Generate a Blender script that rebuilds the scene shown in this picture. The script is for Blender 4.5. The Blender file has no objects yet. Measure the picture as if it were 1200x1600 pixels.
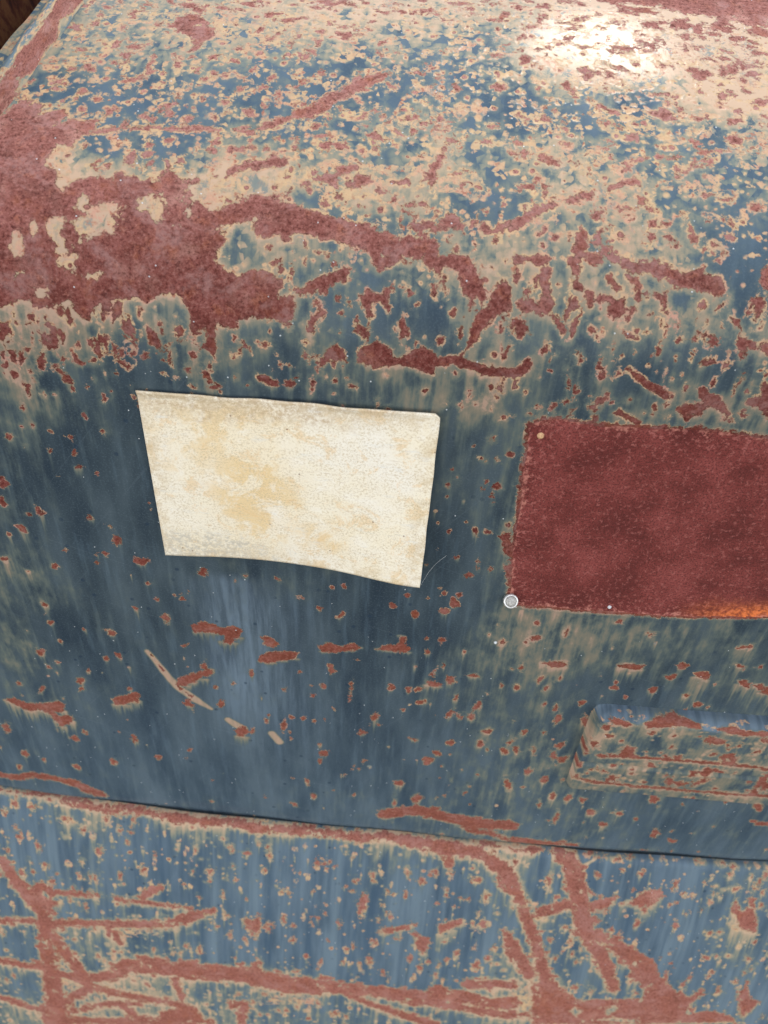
import bpy, math, random
import numpy as np
from mathutils import Vector, Matrix
SC = bpy.context.scene
COL = SC.collection
R = math.radians

# ------------------------------------------------------------------ camera
H = np.array([0.99667774, 0.07973422, -0.0166113])     # panel's horizontal seen in camera axes (x right, y down, z ahead)
DN = np.array([-0.05198752, 0.77981287, 0.62385029])   # straight down
NI = np.array([0.06269592, -0.62091412, 0.78136731])   # into the panel
CAMY = -0.434
cd = bpy.data.cameras.new('camera'); cam = bpy.data.objects.new('camera', cd); COL.objects.link(cam)
cam.matrix_world = Matrix(((H[0], -H[1], -H[2], 0), (NI[0], -NI[1], -NI[2], CAMY), (-DN[0], DN[1], DN[2], 0), (0, 0, 0, 1)))
cd.sensor_fit = 'HORIZONTAL'; cd.sensor_width = 36; cd.lens = 36
cd.clip_start = 0.01; cd.clip_end = 200
cd.dof.use_dof = True; cd.dof.focus_distance = 0.56; cd.dof.aperture_fstop = 9.0
SC.camera = cam
SC.render.resolution_x = 768; SC.render.resolution_y = 1024

# ------------------------------------------------------------------ daylight
SKY_SAT = 0.3
SUN_EL, SUN_AZ = 52.0, 17.0       # azimuth from +Y (into the panel) towards +X
w = bpy.data.worlds.new('World'); SC.world = w; w.use_nodes = True
nt = w.node_tree; bg = nt.nodes['Background']
sky = nt.nodes.new('ShaderNodeTexSky'); sky.sky_type = 'NISHITA'; sky.sun_disc = False
sky.sun_elevation = R(SUN_EL); sky.sun_rotation = R(SUN_AZ)
sky.air_density = 1.0; sky.dust_density = 0.25; sky.ozone_density = 0.6
hs = nt.nodes.new('ShaderNodeHueSaturation'); hs.inputs['Saturation'].default_value = SKY_SAT      # cloud cover greys the sky
nt.links.new(sky.outputs[0], hs.inputs['Color']); nt.links.new(hs.outputs[0], bg.inputs[0]); bg.inputs[1].default_value = 0.15
sd = bpy.data.lights.new('sun', 'SUN'); sd.energy = 0.4; sd.angle = R(10); sd.color = (1, 0.95, 0.88)
so = bpy.data.objects.new('sun', sd); COL.objects.link(so)
sv = Vector((math.cos(R(SUN_EL))*math.sin(R(SUN_AZ)), math.cos(R(SUN_EL))*math.cos(R(SUN_AZ)), math.sin(R(SUN_EL))))
so.rotation_euler = sv.to_track_quat('Z', 'Y').to_euler(); so.location = sv*5
SC.view_settings.view_transform = 'Standard'; SC.view_settings.look = 'None'
SC.view_settings.exposure = 1.6; SC.view_settings.gamma = 1

# ------------------------------------------------------------------ the marks: rust and paint loss, in millimetres on the metal
# U = upper sheet (s across, t along the sheet, 0 where the shoulder starts), L = lower sheet, K = raised housing
# P polygon of rust, L stroke of rust, S spot of rust, N paint left standing inside rust, C/CL/CR bared pale primer (at the top right also the painted sun highlight); the first or last number is the length of the rust run below
MU = """P 0 -269.8,155.7 -264.4,166.2 -259.7,175.2 -249.3,171.7 -242.4,172.4 -245.3,160.8 -231,169.5 -227.8,163.1 -234.7,152.6 -223,160.2 -208.4,155.1 -210,149.6 -217.8,142.5 -219.8,137.2 -227,138.6 -231.5,132 -232.3,121 -225.3,117.9 -222.4,111.2 -218.1,104.8 -217.3,109.3 -212.3,112 -205.8,113.5 -200.6,117.6 -194.3,115.9 -185.6,122.3 -178.9,118.1 -164.8,117 -160.2,122.6 -159.2,135.1 -150.8,121 -140.6,118.6 -136.6,113.4 -139.8,107.8 -132,102.3 -121.1,99.7 -122.3,93.3 -125.5,86.9 -120,90.6 -117.2,81.5 -123.2,74.4 -122.9,70.6 -116,64.3 -108,60.4 -96.6,65.7 -86.8,64.6 -79.5,59.5 -82.2,49.9 -76.5,54.1 -71.7,52.5 -72.2,45 -75.9,33.1 -81.9,36.6 -95.7,37.5 -107.6,34.7 -107.8,29.5 -114.5,29 -119.7,29.8 -121.6,17.3 -123,8.6 -129.3,16.7 -126.1,22.4 -127.7,29.2 -132,24.8 -137.3,23.2 -137.8,27.2 -137.3,37.5 -140.3,43 -144.2,48 -154.9,46.5 -162.9,41 -169.5,44.3 -179.9,42 -187.9,41.1 -196.4,34.7 -200,27.7 -205.1,28.5 -210.9,37.5 -223.2,34.6 -235.4,32.9 -236,37.9 -241.7,36.4 -281,25.6 -303.9,97.9 -289.2,136.9
N 0 -232,134 -226.8,137.5 -219.7,133.1 -214.3,122.6 -215.8,109.5 -219,105.6 -222.9,109.8 -221.8,118.2 -227.5,124.9
N 0 -209.1,92.7 -205.7,105.9 -200.7,99.3 -191.6,99.2 -184.2,99.8 -183.5,88.5 -183.9,77.7 -189.2,80 -198.7,76.6 -206.9,80.7 -210.7,86.4 -200.3,91.3
N 0 -244.9,75.9 -242,78.8 -238.5,73.7 -238.5,64.9 -243.6,62.7 -247.3,68.1
N 0 -235.7,82.5 -233.6,84.6 -230.6,82.1 -231.9,74.9 -234.8,76.2
N 0 -226.8,83.1 -220.5,89.7 -214.2,86.1 -215.1,76.1 -212.3,67.2 -218.5,64.5 -220,71.9 -224.3,77.4
N 0 -173.7,103.2 -165.4,108.3 -157,104.6 -153.3,97.1 -156.9,88.5 -160.8,88.2 -164.9,96.2 -170.4,96.6
N 0 -142.9,115.6 -130.2,123.8 -116.2,122.6 -114.4,109 -123.7,104.7 -129.4,103.3 -134.9,106.4 -139.4,110.5
N 0 -221.6,64.2 -206,65.4 -207.8,57.7 -215.7,59
N 0 -200.8,55.2 -191.3,57 -192.2,52.5 -200.1,51.9
N 0 -245.5,51.3 -236.2,55.7 -236.7,53 -244.8,49.5
N 0 -231,44 -227.1,43.2 -228.4,38.1 -231.8,39.4
N 0 -150.3,40 -147.9,42.5 -147.2,39.5 -149.6,37.7
L -122.5,95.4,6.3 -100.4,106.6,7.5 -80.3,101.7,7.2 -53.6,96.6,6.2 -33.7,91.1,6.1 -13.9,85.4,6.4 5.5,84.9,7.2
L -118.4,129.8,2.5 -104.2,136.1,3.5 -88.6,139.1,3.1
L -70.6,53.7,2.6 -57.3,59.9,3.7 -42.3,67.4,3
L -122.8,112.8,0.6 -120.5,124.7,0.6 -118.7,131.3,0.6
R 0 81.3,-21.2 90.4,-16 99.3,-14.7 111.2,-16.5 125.3,-18.2 153,-17.6 180.4,-16.5 207.6,-16.5 236.1,-18.8 276.6,-17 347.9,-12.3 436.8,-168.9 343.1,-177.9 294,-178.7 221.4,-185.1 176.4,-185.4 136.5,-186.5 103.9,-187.4 94.3,-187.1 92.7,-173.8 88.5,-137.5 87.4,-112.5 86.4,-88.9 83.7,-61.2 83.2,-40.2
P 0 77.5,-117.9 83.1,-114.8 87.5,-124.9 88.5,-137.5 82.4,-138.1
P 0 85.3,-147.6 89.5,-143.9 94.6,-170.1 89.2,-167.3
S -237.7,26.8,1.9,2.2,0
S -241.3,21.5,1.1,1.4,0
S -212.7,27.8,1.6,4.1,0
S -185.8,35.3,1.9,3.7,0
S -191,30.4,1.4,2.4,0
S -220.4,17.6,1.4,2,0
S -224.2,19,1.7,2.6,0
S -247.2,22.7,2.8,4.2,0
S -252.8,15.3,2.1,2.9,0
S -234.1,16.8,1.4,2,0
S -238.1,17.2,1.1,2,0
S -227,8.1,3.5,3,0
S -232,10.6,2.8,2.1,0
S -256.4,8.6,1.7,1.2,0
S -243.7,10.3,2,0.8,0
S -250,-2,2.6,6.4,0
S -254.6,-0.9,2.6,4.8,0
S -236.9,-2.5,3.1,7.2,0
S -244.3,4.4,2.5,2.8,0
S -262.3,-9.2,3.2,2.9,0
S -258.2,-15.1,2.9,3.3,0
S -252.8,-21.8,1.5,1.7,0
S -246.8,-11.8,1,1.6,0
S -261.7,-1.5,1.7,4,0
S -194.2,15.8,1,1.5,0
S -174.9,26.9,1.1,1.1,0
S -168.9,21.6,1.2,1.3,0
S -174.8,15.9,1.4,2.3,0
S -182.7,6.6,1.7,3,0
S -177,7.8,2.5,1.8,0
S -180,-2.7,1.7,1.9,0
S -167.7,6.4,1.4,2.1,0
S -143.3,24.6,2.4,3.4,0
S -143.1,19.1,3,1.4,0
S -135.1,18.4,1.2,1.7,0
S -136.6,8.9,1.2,1.8,0
S -156.1,5.8,1.1,3,0
S -157.4,-4.4,1.3,1.1,0
S -149.3,-7,0.8,0.9,0
S -146.9,22.3,0.8,1.1,0
S -109.7,22.8,1.3,1.8,0
S -106.4,14.7,1.6,1.7,0
S -110.7,10.3,1.4,2.2,0
S -126.3,2.4,1.9,2.7,0
S -130,-3.3,1.7,2.5,0
S -124,-11.3,5.6,2.9,0
S -127.9,-8.5,1.4,2.2,0
S -110.9,-4,1.1,1.1,0
S -196.3,-8.7,1,1.4,0
S -201.6,0.5,2.5,1.3,0
S -227,-5,1.7,1.6,0
S -241.3,-27.7,1.2,1.7,0
S -200.2,-26.8,1.2,1.7,0
S -194.3,-21.5,1,1,0
S -233.5,-28.1,0.9,0.8,0
S -189.9,-7.7,0.9,1.1,0
S -228.3,26.9,1.9,1.1,0
S -215,6.1,0.7,0.9,0
S -156.4,28.9,0.7,0.8,0
S -154.8,24.2,0.9,1.1,0
S -258,-40.2,0.7,0.9,0
S -216.9,-42.4,1.8,1.7,0
S -229.6,-61.6,1.8,1.5,0
S -229.6,-72.9,1.7,2.3,0
S -247.7,-74.6,1.7,2.3,0
S -229.3,-86.4,4.7,2.3,23.4
S -273.8,-64.8,2.2,1.9,7.3
S -288,-105.1,4.1,5.1,0
S -293.6,-123.4,3,5.3,0
S -267.3,-127.8,2.5,2.1,0
S -205.1,-54.1,1.2,1.4,0
S -243.3,-57.6,0.6,0.7,0
S -254.5,-53.5,0.8,1.1,0
S -263.3,-56,0.6,0.7,0
S -216.2,-90.4,0.8,0.8,0
S -181.6,-113.1,0.8,0.8,0
L -214.3,2.8,1.7 -213.6,-0.5,1.9 -210,-3.2,1
L -228.5,-5.6,1.9 -226.2,-10.8,1.9 -221.1,-16.6,1.8
L -164,25.8,1.9 -160.7,19.1,2.7 -158.1,11.5,1.2
L -213.2,28.7,1.3 -212.4,33.4,0.8
C 0 -183.6,9.4 -180,15.5 -174.3,18.1 -171.7,11.9 -174.1,-0.2 -180.4,-5.3 -185.3,-1.1
P 0 -35.4,55.8 -31.1,55.5 -28.7,58.8 -23.4,56.7 -19.5,55.7 -18.5,60.1 -15.4,61.6 -14.2,58 -15.4,54.1 -13.4,48 -14.8,45.6 -17,49 -20.6,53.1 -24.3,51.6 -24.6,45.9 -23.1,42.9 -27,41.9 -28.5,45.6 -32.1,51
P 0 -34.6,38.2 -31.4,38.8 -27.9,34.8 -25.7,31.7 -26.2,27.6 -28.2,28.8 -30.3,32 -33.8,34.3
P 0 -55.8,12.7 -51.8,19.4 -46.6,24 -42.5,20.9 -39.7,16.9 -39.6,14 -43.7,15.1 -49,13.2 -54.4,9.9
P 0 -31.9,22.4 -22.8,26.6 -20.3,28.8 -17.5,26.3 -10.7,23.4 -8.3,18 -3.8,19.8 1.9,24.4 7.6,26.9 13.1,24.6 17.5,20.1 17.4,14.4 15.9,9.2 10.4,10.2 4.1,13.3 -2,13.5 -7.4,14.5 -15.3,11.7 -20.6,9.8 -26.1,11.5 -32.3,14.6
L 17.8,17.3,2.1 28.1,21,2.8 37.8,17.5,2.5 51.5,14.3,3.1 64.7,15.4,3.2
P 0 28.3,18.9 33.4,26.9 35.6,36.3 38,50.5 40.6,50.1 45.4,53.6 46.6,60.5 51.4,70.2 54.7,69.2 58.2,67 59.7,52.1 52.2,50.3 46.5,43.6 42.1,36.2 36.5,28.5
P 0 -26.4,78.5 -24.6,72.2 -21.8,69.9 -12,76.4 -4.5,78.9 3.3,77.5 10.1,73.5 13.1,68.1 16.8,69.6 15.8,74 23,73.2 27.2,68.5 27.8,61.6 33.2,58.9 38.2,60.5 41.4,54.5 42.3,58.3 39.6,66.9 36.9,75.5 31.2,82.9
S -2.6,58.2,2.1,2.5,0
S 24.5,48.9,2.6,2.8,0
S 30.6,46.8,1,1.3,0
S 29.7,39.8,1.3,1.5,0
S 29.6,31.3,0.9,1.2,0
S -63.9,23.1,1.5,1.5,0
S -80.9,7.7,1.4,1.8,0
S -62.5,12.1,1.1,1.4,0
S -90,19.9,2.4,1.4,0
S -95.6,20.8,1.1,1.4,0
S -46.5,51.9,1,1,0
S -37.8,48.7,1.6,2.5,0
S -46.7,-10.1,1.1,0.9,0
S -35.1,-3.6,2.5,1.9,0
S -45.5,0.2,1.6,2.4,0
S -38.6,1.5,1.1,0.9,0
S -60.6,-5,1.9,3.7,0
S -75.1,-5.2,3.3,2.5,0
S -13,6,0.9,1,0
S 58.3,4.6,1.6,3.8,0
S -39.5,64.9,0.9,0.9,0
S -87,68.7,1.3,2,0
S 60.3,42,1,1.8,0
S -50.4,72.3,1.3,1.3,0
S 44.5,76.1,1.8,1.8,0
S 2.2,51.7,0.6,1,0
S -82.8,14.1,0.9,0.9,0
S -85.8,2.8,0.8,0.9,0
S 47.8,-41.4,1.3,1.5,0
S 54,-50.7,2,1.2,0
S 57.7,-53,1.2,1.4,0
S 64.1,-50.3,1.7,1,0
S 72.9,-46.3,2.6,2.4,0
S 35.4,-62.3,0.9,0.9,0
S 34.4,-75.6,0.9,1.1,0
S 61,-70.2,1.8,2,0
S 67.5,-73.8,2.7,2.2,0
S 34.2,-86.5,0.8,0.8,0
S 65.6,-81.5,1,1.1,0
S 67.8,-88.9,0.8,0.8,0
S 35,-10.7,1.1,1.3,0
S 51,-6.9,1.1,2.2,0
S 55.1,-11.3,0.8,1,0
S 45.1,-9,0.8,0.8,0
S 26,-10.7,0.8,0.8,0
S 59.7,-34.7,1.1,1.3,0
S 66.2,-16.7,1.4,1,0
S 40.1,-69.1,0.6,0.7,0
S 58,-75.7,0.6,0.7,0
L -95,-2.6,1.9 -89.5,-4.4,2.2 -84.1,-7.1,1.6
L 54.9,33.9,0.8 58.2,23.4,1 60.2,33,0.7
P 0 -65.3,32.6 -64.1,36.6 -60.9,39.4 -56.5,44.2 -53.2,42.6 -53.7,40 -59.6,38.2 -60.8,34.3 -60,31 -64,30.7
L -58.7,49.1,0.5 -55.2,43.7,0.8
L -20.8,73.8,2.6 -14.7,78.1,3.2
P 0 112.8,89.2 116.8,85.5 125.9,82.2 131.2,79.4 138.8,79.9 149.2,77.5 158.5,73.1 166.1,73.7 173.8,72.3 180.4,69.7 183.5,70.5 185,75.1 181.3,81.2 171.7,82.4 172.2,86.4 167.8,85.4 162.8,83.1 153.9,83.7 148.6,87.2 139.6,89.2 128.2,86.3 120.4,89.8
P 0 126.9,77.7 132.7,76.9 135.6,72.7 134.8,67.6 136.1,62.7 134.2,62.5 131.9,65.5 131.3,71.1
P 0 92.8,73.3 97.3,72.4 102.8,69 107.5,66.8 107.4,61.8 106.6,58 102.7,58.4 104.2,61.6 101.8,65.8 95,69.7
P 0 108.9,65.7 113.3,66 118.5,65.1 121.9,63.5 125.6,65 126.3,59.5 128.2,59 124,53.1 120.8,52.8 117,56.9 117.8,60.7 112.5,62.2 109.9,62.6
P 0 57.3,77 61.1,77.3 63,69.8 60.6,68.4 57.9,69.5
P 0 64,66.1 67.3,65.8 69,60.9 73.8,58.7 76.9,65.8 73.7,71.9 75.1,78.4 80.2,78.7 80.6,67.3 84.1,58.2 82.7,53.8 77.9,50.9 72.4,53.7 67.5,52 62,54.8 62.9,58.6 66.6,60.1
P 0 56.7,84.8 75.8,86.3 81,85.3 73.7,79.6 67.1,82.3 57.1,79.6
P 0 89.9,87.4 98.8,88.1 97.9,81.4 97.1,74.9 93.2,75.9 90.8,82.1
P 0 98.8,88.1 111.5,89.1 110.4,85 106.8,82.1 101.5,85.6
P 0 60.3,47.7 64.7,48.7 67.9,43.9 70.5,39 65.5,37.3 65.6,41.2 62.6,44.8 60.8,43.4
L 84.2,52,1.2 88,47.9,1.2 92,42.5,1.4
L 98.7,49.9,1.7 97.5,41,1.4
L 107.1,45.5,1.3 110.6,43.9,1.7
L 110.7,43.3,0.6 114.7,38.4,0.5
P 0 95.2,62.2 98.4,61.8 99,57.5 95.4,55.3 91.8,53.2 93.2,57.7
L 116.2,75.7,2.2 120.5,70.3,2.1
L 188,70.2,0.5 184.2,65,0.5 180.9,61.6,0.3
L 144.3,68.3,1.2 147.9,64.8,1.2
S 141.4,56.2,2.5,1.7,0
S 145.6,54,1,1,0
S 152,58.2,3,1.7,0
S 149.7,52.4,1.7,3,0
S 126.2,46.9,1,1.1,0
S 132.1,42.9,3.8,1,0
S 136,46.4,1.5,1.5,0
S 142.1,46,1.8,1,0
S 137.2,33,1.2,1.5,0
S 130,31.3,1.2,1.7,0
S 171.7,63.4,2.3,2,0
S 172.3,47.8,1.3,1.3,0
S 170.4,44.5,1.5,1.1,0
S 201.9,67.8,2,2,0
S 199.4,61.1,1,1,0
S 179.7,91,1.8,1.6,0
L 176.4,55,0.5 177,46.9,0.8
P 0 204.8,81.7 207.7,90.5 209.6,91.4 217.4,84 216.4,66.1 208.3,76.8 205.5,79.8
L 191.6,58,1.1 197.1,52.2,0.7 203.2,44.4,0.8 208.7,40.4,0.6
P 0 210.6,43.1 213.6,46.5 220.1,46.3 221,37.4 212.6,40
P 0 179.5,47.1 181.8,48.5 183.8,44.9 185.3,41.2 182,41.6
P 0 176.6,28.7 179.8,31.6 186,32.8 187.8,30.9 183.2,28.5 178.4,26.8
L 135.4,23.3,1.5 147.3,15.1,2.3 162.7,6.8,1.8
P 0 173.6,-3.1 177.7,1.2 183.8,3.3 186.2,4.3 182.5,10 180.8,13.5 184.7,13.9 189.9,9.9 195.3,9.6 200.8,4.8 206.8,-3.2 205.3,-4.9 197,-0.2 191.1,1.6 189,-2.5 189.5,-6.4 184.5,-7.6 181.4,-11.1 177.6,-7.5
P 0 213.2,5.9 217.5,10.8 221.9,9.7 218.1,21 221.5,22.7 231.4,9 230.5,-3.4 221.8,2.1 215.9,3.8
S 82.6,32,2.3,3.7,0
S 86.7,25.6,1.3,1.6,0
S 130.3,19.4,1.2,2.3,0
S 120.3,16.9,2.1,2,0
S 94.6,-5.4,2.2,3.5,0
S 141.1,2.3,1.9,3.4,0
S 101.9,-1.2,0.9,1.6,0
S 126.3,5.1,1.3,1.5,0
S 131,-0.6,1.6,1.6,0
S 67.7,9.1,1.6,2.4,0
S 68.4,4.7,1.9,1.5,0
S 74.8,2.5,1.1,0.9,0
S 81.5,-12.9,1.1,1.3,0
S 214.5,28.3,1.5,1.1,0
S 219.8,26,1.3,2,0
S 169.1,-8.7,1.6,1.3,0
S 214.9,-3.3,1.8,1.3,0
S 207.7,-7.9,2.1,1,0
S 158.6,-7.6,1.1,1,0
S 153,-7.3,0.8,0.8,0
S 86.9,18,0.7,0.7,0
S 82.4,13.3,0.5,0.6,0
S 106,25.8,1,1.1,0
S 96,37.7,1,0.8,0
P 0 116.9,-4.2 117,1.3 119.2,-2.4 120.8,2.4 123,1.8 123.5,-3.6 121.7,-7.7 117.4,-6.5
P 0 134.1,-8.2 136.1,-4.9 145.6,-10.4 152.7,-13.7 151.5,-17.1 143.5,-13 137.4,-10.3
P 0 104,-14.9 105.3,-7.6 109.2,-6.8 107.1,-13
P 0 64.5,16.8 68,20 73.3,24.6 75.6,22 75,17.7 70.4,13 65.5,10.4
S -228.6,-132.1,3.6,3.4,12.8
S -284.2,-147.7,4.8,4,20
S -296,-154.9,2.6,2.7,13.5
S -215.3,-139,1.7,2.2,6.5
S -211.8,-152.5,3.4,4.5,11.1
S -223.6,-168,2.4,3.2,11.5
S -232,-176.8,1.7,2.1,0
S -197,-173,4.8,4.2,14
S -148.4,-178.5,3.1,4.7,14.1
S -266.9,-185.2,2.5,1.9,0
S -290.1,-192.8,2.1,1.7,14.6
S -306.2,-181.5,3.2,2.9,36.4
S -284.9,-231,3.3,3.7,13.1
S -285.5,-252.4,3,3.3,10.9
S -209.1,-227.2,2.6,3.6,23.6
S -185.3,-236.1,4,6.3,15.9
S -257.8,-257.8,2.7,2.5,19.4
S -235.1,-259.6,3.8,5.5,8.3
S -282.3,-276.2,2.3,2.9,11.4
S -304.1,-293.7,4,4.8,23.8
S -291.6,-306.4,2.8,3.7,0
S -245.8,-294,3.5,4.1,17.8
S -233.5,-288.8,2.3,4.1,17.6
S -265.5,-314.8,2.8,4.3,9.2
S -275.7,-330.2,3.7,5.1,12.6
S -277,-341.7,2.9,4.5,0
S -168.9,-210.2,2.1,2.7,0
S -174.3,-208.6,1.4,2,0
S -189.1,-214.5,1.8,2,0
S -173.5,-270.2,2.6,2.2,0
S -116.3,-299.2,2.3,5.9,17.9
S -150.6,-322,2.8,2.8,0
S -147.6,-344.7,2.8,5.1,6.4
S -176.8,-349.6,3.7,7.1,16.3
S -237.8,-413.1,3.9,5.8,25.6
S -218.5,-439,3.5,5.3,15.1
S -266.5,-455.3,4.1,6.2,11.6
S -368.3,-478,3.7,4.9,12.1
S -306.3,-468.7,4.1,4.8,11.9
S -356.2,-453.5,3.7,5.5,7.7
S -287.1,-409.6,4.4,5.1,7.2
S -298.7,-420,4.4,4.4,0
S -364.7,-411.8,4,8.2,18.2
S -119.9,-381,2.5,4.1,10.3
S -315.1,-347.6,2.1,5.3,0
S -335,-343.1,2.5,3.3,0
S -274.3,-133.7,1.7,1.3,0
S -114.8,-179.9,1.7,1.4,0
S -163,-204.2,1.1,1.5,0
S -195,-197,1.8,1.5,0
S -133.6,-314.7,2,2.4,0
S -265.8,-131.8,2.3,1.3,32.7
P 19.5 -163.8,-244.4 -156,-238.8 -145.4,-240.9 -138.5,-244 -129.2,-239.8 -121.5,-245.9 -124.7,-254.2 -131.7,-261.8 -138,-261.2 -139.2,-253.3 -146.2,-250.2 -155.4,-251.3 -162.7,-251.7
P 15.5 -184.7,-315.4 -176.4,-309.8 -164.2,-303 -152.4,-298.6 -150.8,-302.2 -163.2,-312.6 -173.5,-318.4 -177.9,-323.5 -184.6,-322.8
S -158.6,-294.5,1.9,4.7,0
CL -206.9,-280.7,1.8 -196.7,-303.7,3 -186,-326,3.5 -170.1,-342.4,4.1 -157.2,-353.3,1.6
L -204.4,-283.2,0.5 -196,-305,0.8
L -185.8,-324.5,1.2 -173.6,-338.2,0.6
P 26.8 -251.2,-353.3 -239.9,-345.5 -224.9,-338.2 -222.4,-341.6 -226.9,-351.6 -240.2,-359.8 -248.5,-360.9
P 32.7 -355.6,-368.8 -346.4,-364.4 -335.8,-371 -319.3,-370.4 -303.5,-363.5 -298.3,-367.6 -300.8,-379.3 -311.8,-382.5 -306.5,-386.7 -293.7,-385 -295.5,-393.6 -308,-403.9 -312.6,-396 -317.7,-381.6 -328,-381.4 -336.5,-382.5 -345.1,-375.5
P 31.9 -137.4,-383.4 -128.7,-375.5 -123.9,-379.8 -127.7,-392.2 -135.9,-391.7
CL -142.3,-367.5,3.2 -134.8,-374.7,4.3 -126.9,-378.6,2.7
P 8.6 -108.5,-275.4 -99.9,-268.8 -86.9,-265.8 -74.1,-265.6 -77.9,-274.4 -89.2,-278.6 -100.5,-282.8 -109.8,-282.6
P 0 -104.6,-250.5 -99.1,-248.5 -90.3,-258.1 -96,-262.9 -102.3,-259.6
P 6.8 -55.7,-255.2 -46.7,-250 -37.6,-252.9 -28.7,-247 -20.5,-252.2 -30.3,-256.9 -41.2,-260.1 -53.9,-261.7
P 6.7 -8.7,-252.1 1.7,-245.4 8.9,-245.9 11.7,-233.7 15.3,-234.6 15.9,-243.7 20.7,-248.4 16.6,-253 2.2,-253.4
P 0 -49.2,-277.8 -44.6,-275.8 -41.2,-285.2 -46.4,-290.2
S -56.6,-209.4,2.8,3,7.4
S -38.8,-216.3,2.8,5.5,5
S -88.9,-179.8,2.4,2.3,0
S -46.4,-185,1.5,1.9,0
S -36.8,-182.7,2,2.1,0
S -71.2,-199.2,2.4,1.7,0
S 2.2,-199.7,2.4,2.2,0
S 21.1,-207.2,3.4,5.4,12.4
S 13.7,-187.6,4.1,3.3,0
S 41.9,-182,2.3,4.7,0
S 38.8,-176.5,1.5,2.1,0
S 51.3,-191.6,3.7,5.7,14.4
S 44.2,-201.6,3.4,3.9,27.3
S 53.7,-183,2,2.1,0
S 30.4,-188.7,1.5,1.7,0
S 59.4,-160.5,1.5,1.8,0
S 64.2,-146.6,1.4,3.9,0
S 74.3,-152.6,2.3,2.6,0
S 48.5,-143.6,1.3,1.7,13
S 50.8,-108.7,2.2,1.6,0
S 39.4,-118.6,1.1,1.4,0
S 58.7,-116.6,2.2,4.1,20.6
S 66.4,-115.8,2.8,2.4,6.1
S 30.9,-111.4,1.1,1.2,0
S 81.5,-107.5,1.4,1.4,0
S 26,-154.1,1.6,2.2,0
S 95.3,-231.8,3.1,4.1,20.9
S 83.6,-223.2,1.6,2,7.6
S 46,-235.3,1.8,2.1,0
S 35.3,-250.6,2.9,3.7,19
S 7.5,-298.4,3,5.3,17.8
S -52.9,-306.2,2.7,4.1,12
S -28.1,-308.3,1.5,10.7,0
S 57.7,-284,4.1,5.1,17.3
S 76.2,-275.9,6.4,3.4,11.3
S 22.7,-301.1,2.6,3.5,0
S 31.1,-299.1,2.3,4.1,0
S 65.1,-308.6,3,4.8,12
S -4.6,-343.7,3.2,4.4,39.3
S -0.1,-356,3.6,3.2,0
S -15.5,-369.7,3.2,4.6,20.2
S -90,-370.1,2.5,9.3,0
S -82.6,-356,2.8,5.2,0
S -105.9,-364.1,2.4,4,0
S -71.3,-357.1,2.4,3.2,0
S -51.6,-409.2,4.2,5.7,18
S -55.7,-422.4,4.3,5.1,0
S -88.4,-316.3,3.1,3.6,0
S 85.9,-315.8,4.5,6.7,18.3
S 82.3,-333.4,4.2,6.3,18.9
S 61.8,-331.5,3.1,6.8,18.9
S 70.7,-333.4,2.7,3.7,0
S 65.4,-246.9,1.4,2.1,21.6
S 34.4,-316.6,2.7,3.6,0
S 39,-314.5,1.9,3,0
S 95.4,-374.1,2.8,5.4,13.5
S 99.6,-353.5,3.5,4.5,13
S 118.5,-381,3.6,6.8,20.6
S 49,-407,5.2,7.1,10.7
S 67.3,-374.7,4,4.7,6.7
S 102.4,-285.4,1.8,4,20.3
S 33.3,-137,1.4,1.3,0
S 32.9,-233.7,1.1,1.6,0
S 19.9,-329.4,1.4,1.5,0
S 122.6,-368.5,2.8,4.7,0
S 43.7,-273,0.9,3.9,11.2
S 26,-269.6,1.5,2.2,11.2
S 33.1,-374.5,4,2,10.1
S -73.6,-290.8,1.3,1.4,0
S -61.5,-321.8,1.6,1.8,0
S -84.2,-379.3,2.5,2.7,0
S -55.7,-395.8,2.5,3.5,14
S 57,-393.4,3.3,5.5,13.9
P 14.6 36.6,-286.7 43.2,-287.3 50.9,-290.6 49.4,-293.8 41.8,-292.7
CL -101.6,-383.5,3.5 -94.9,-396.2,3.9
S 118.8,-205.1,2,2.2,0
S 121.1,-223,3.1,3.6,12.7
S 182.1,-195.1,2.6,2.9,0
S 209.5,-205.9,2.3,2,0
S 133.7,-274.1,2.5,4,0
S 144,-211.3,1.4,3.5,0
S 246.2,-241.2,4.5,3.3,13.2
S 240.8,-256.1,3.1,2.8,8.1
S 230.5,-274.4,4.4,4,22.7
S 260.1,-279.1,4.4,3.5,22.8
S 273.7,-290.5,3.6,4.2,0
S 292.4,-237.2,5.1,2.7,34.6
S 292.9,-213.5,2.3,3.6,20.1
S 198,-275.8,3.6,3.4,8.4
S 210,-287.2,2.9,2.9,0
S 175.9,-300.7,4,4.2,0
S 141.1,-284.7,1.8,2.9,0
S 115.6,-287.1,2.2,3.5,14.4
S 184.4,-327.2,3.4,7.8,18.7
S 159.5,-327.5,2.6,6.2,12.4
S 169.1,-366.9,2.7,6,9.9
S 166.2,-382.7,2.8,6.9,0
S 130.3,-379.3,2.8,6.1,0
S 133.5,-350.4,2.7,3.2,0
S 175.3,-388.3,3.2,4.9,0
S 154.2,-309.7,2.2,5.4,0
S 143.5,-308.1,1.9,3,0
S 198.1,-268.6,1.8,2.3,5.5
S 150.4,-270.6,1.4,2.8,0
S 116,-261,1.4,2.2,0
S 151.1,-349.5,1.9,2.6,0
S 146.6,-380.4,2,3.4,0
P 33.2 130.7,-252.3 138.1,-249.1 150.5,-248.4 152.9,-251.4 150.1,-255.3 139.5,-256.6
P 38.4 193.6,-246.2 204.5,-243.5 215.3,-244.3 213.2,-250 206.3,-250.9 197,-249.3
P 56.6 257.6,-249.8 262,-246.5 269.2,-246.9 272.6,-252 270.8,-257.8 262.7,-254.7
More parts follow.
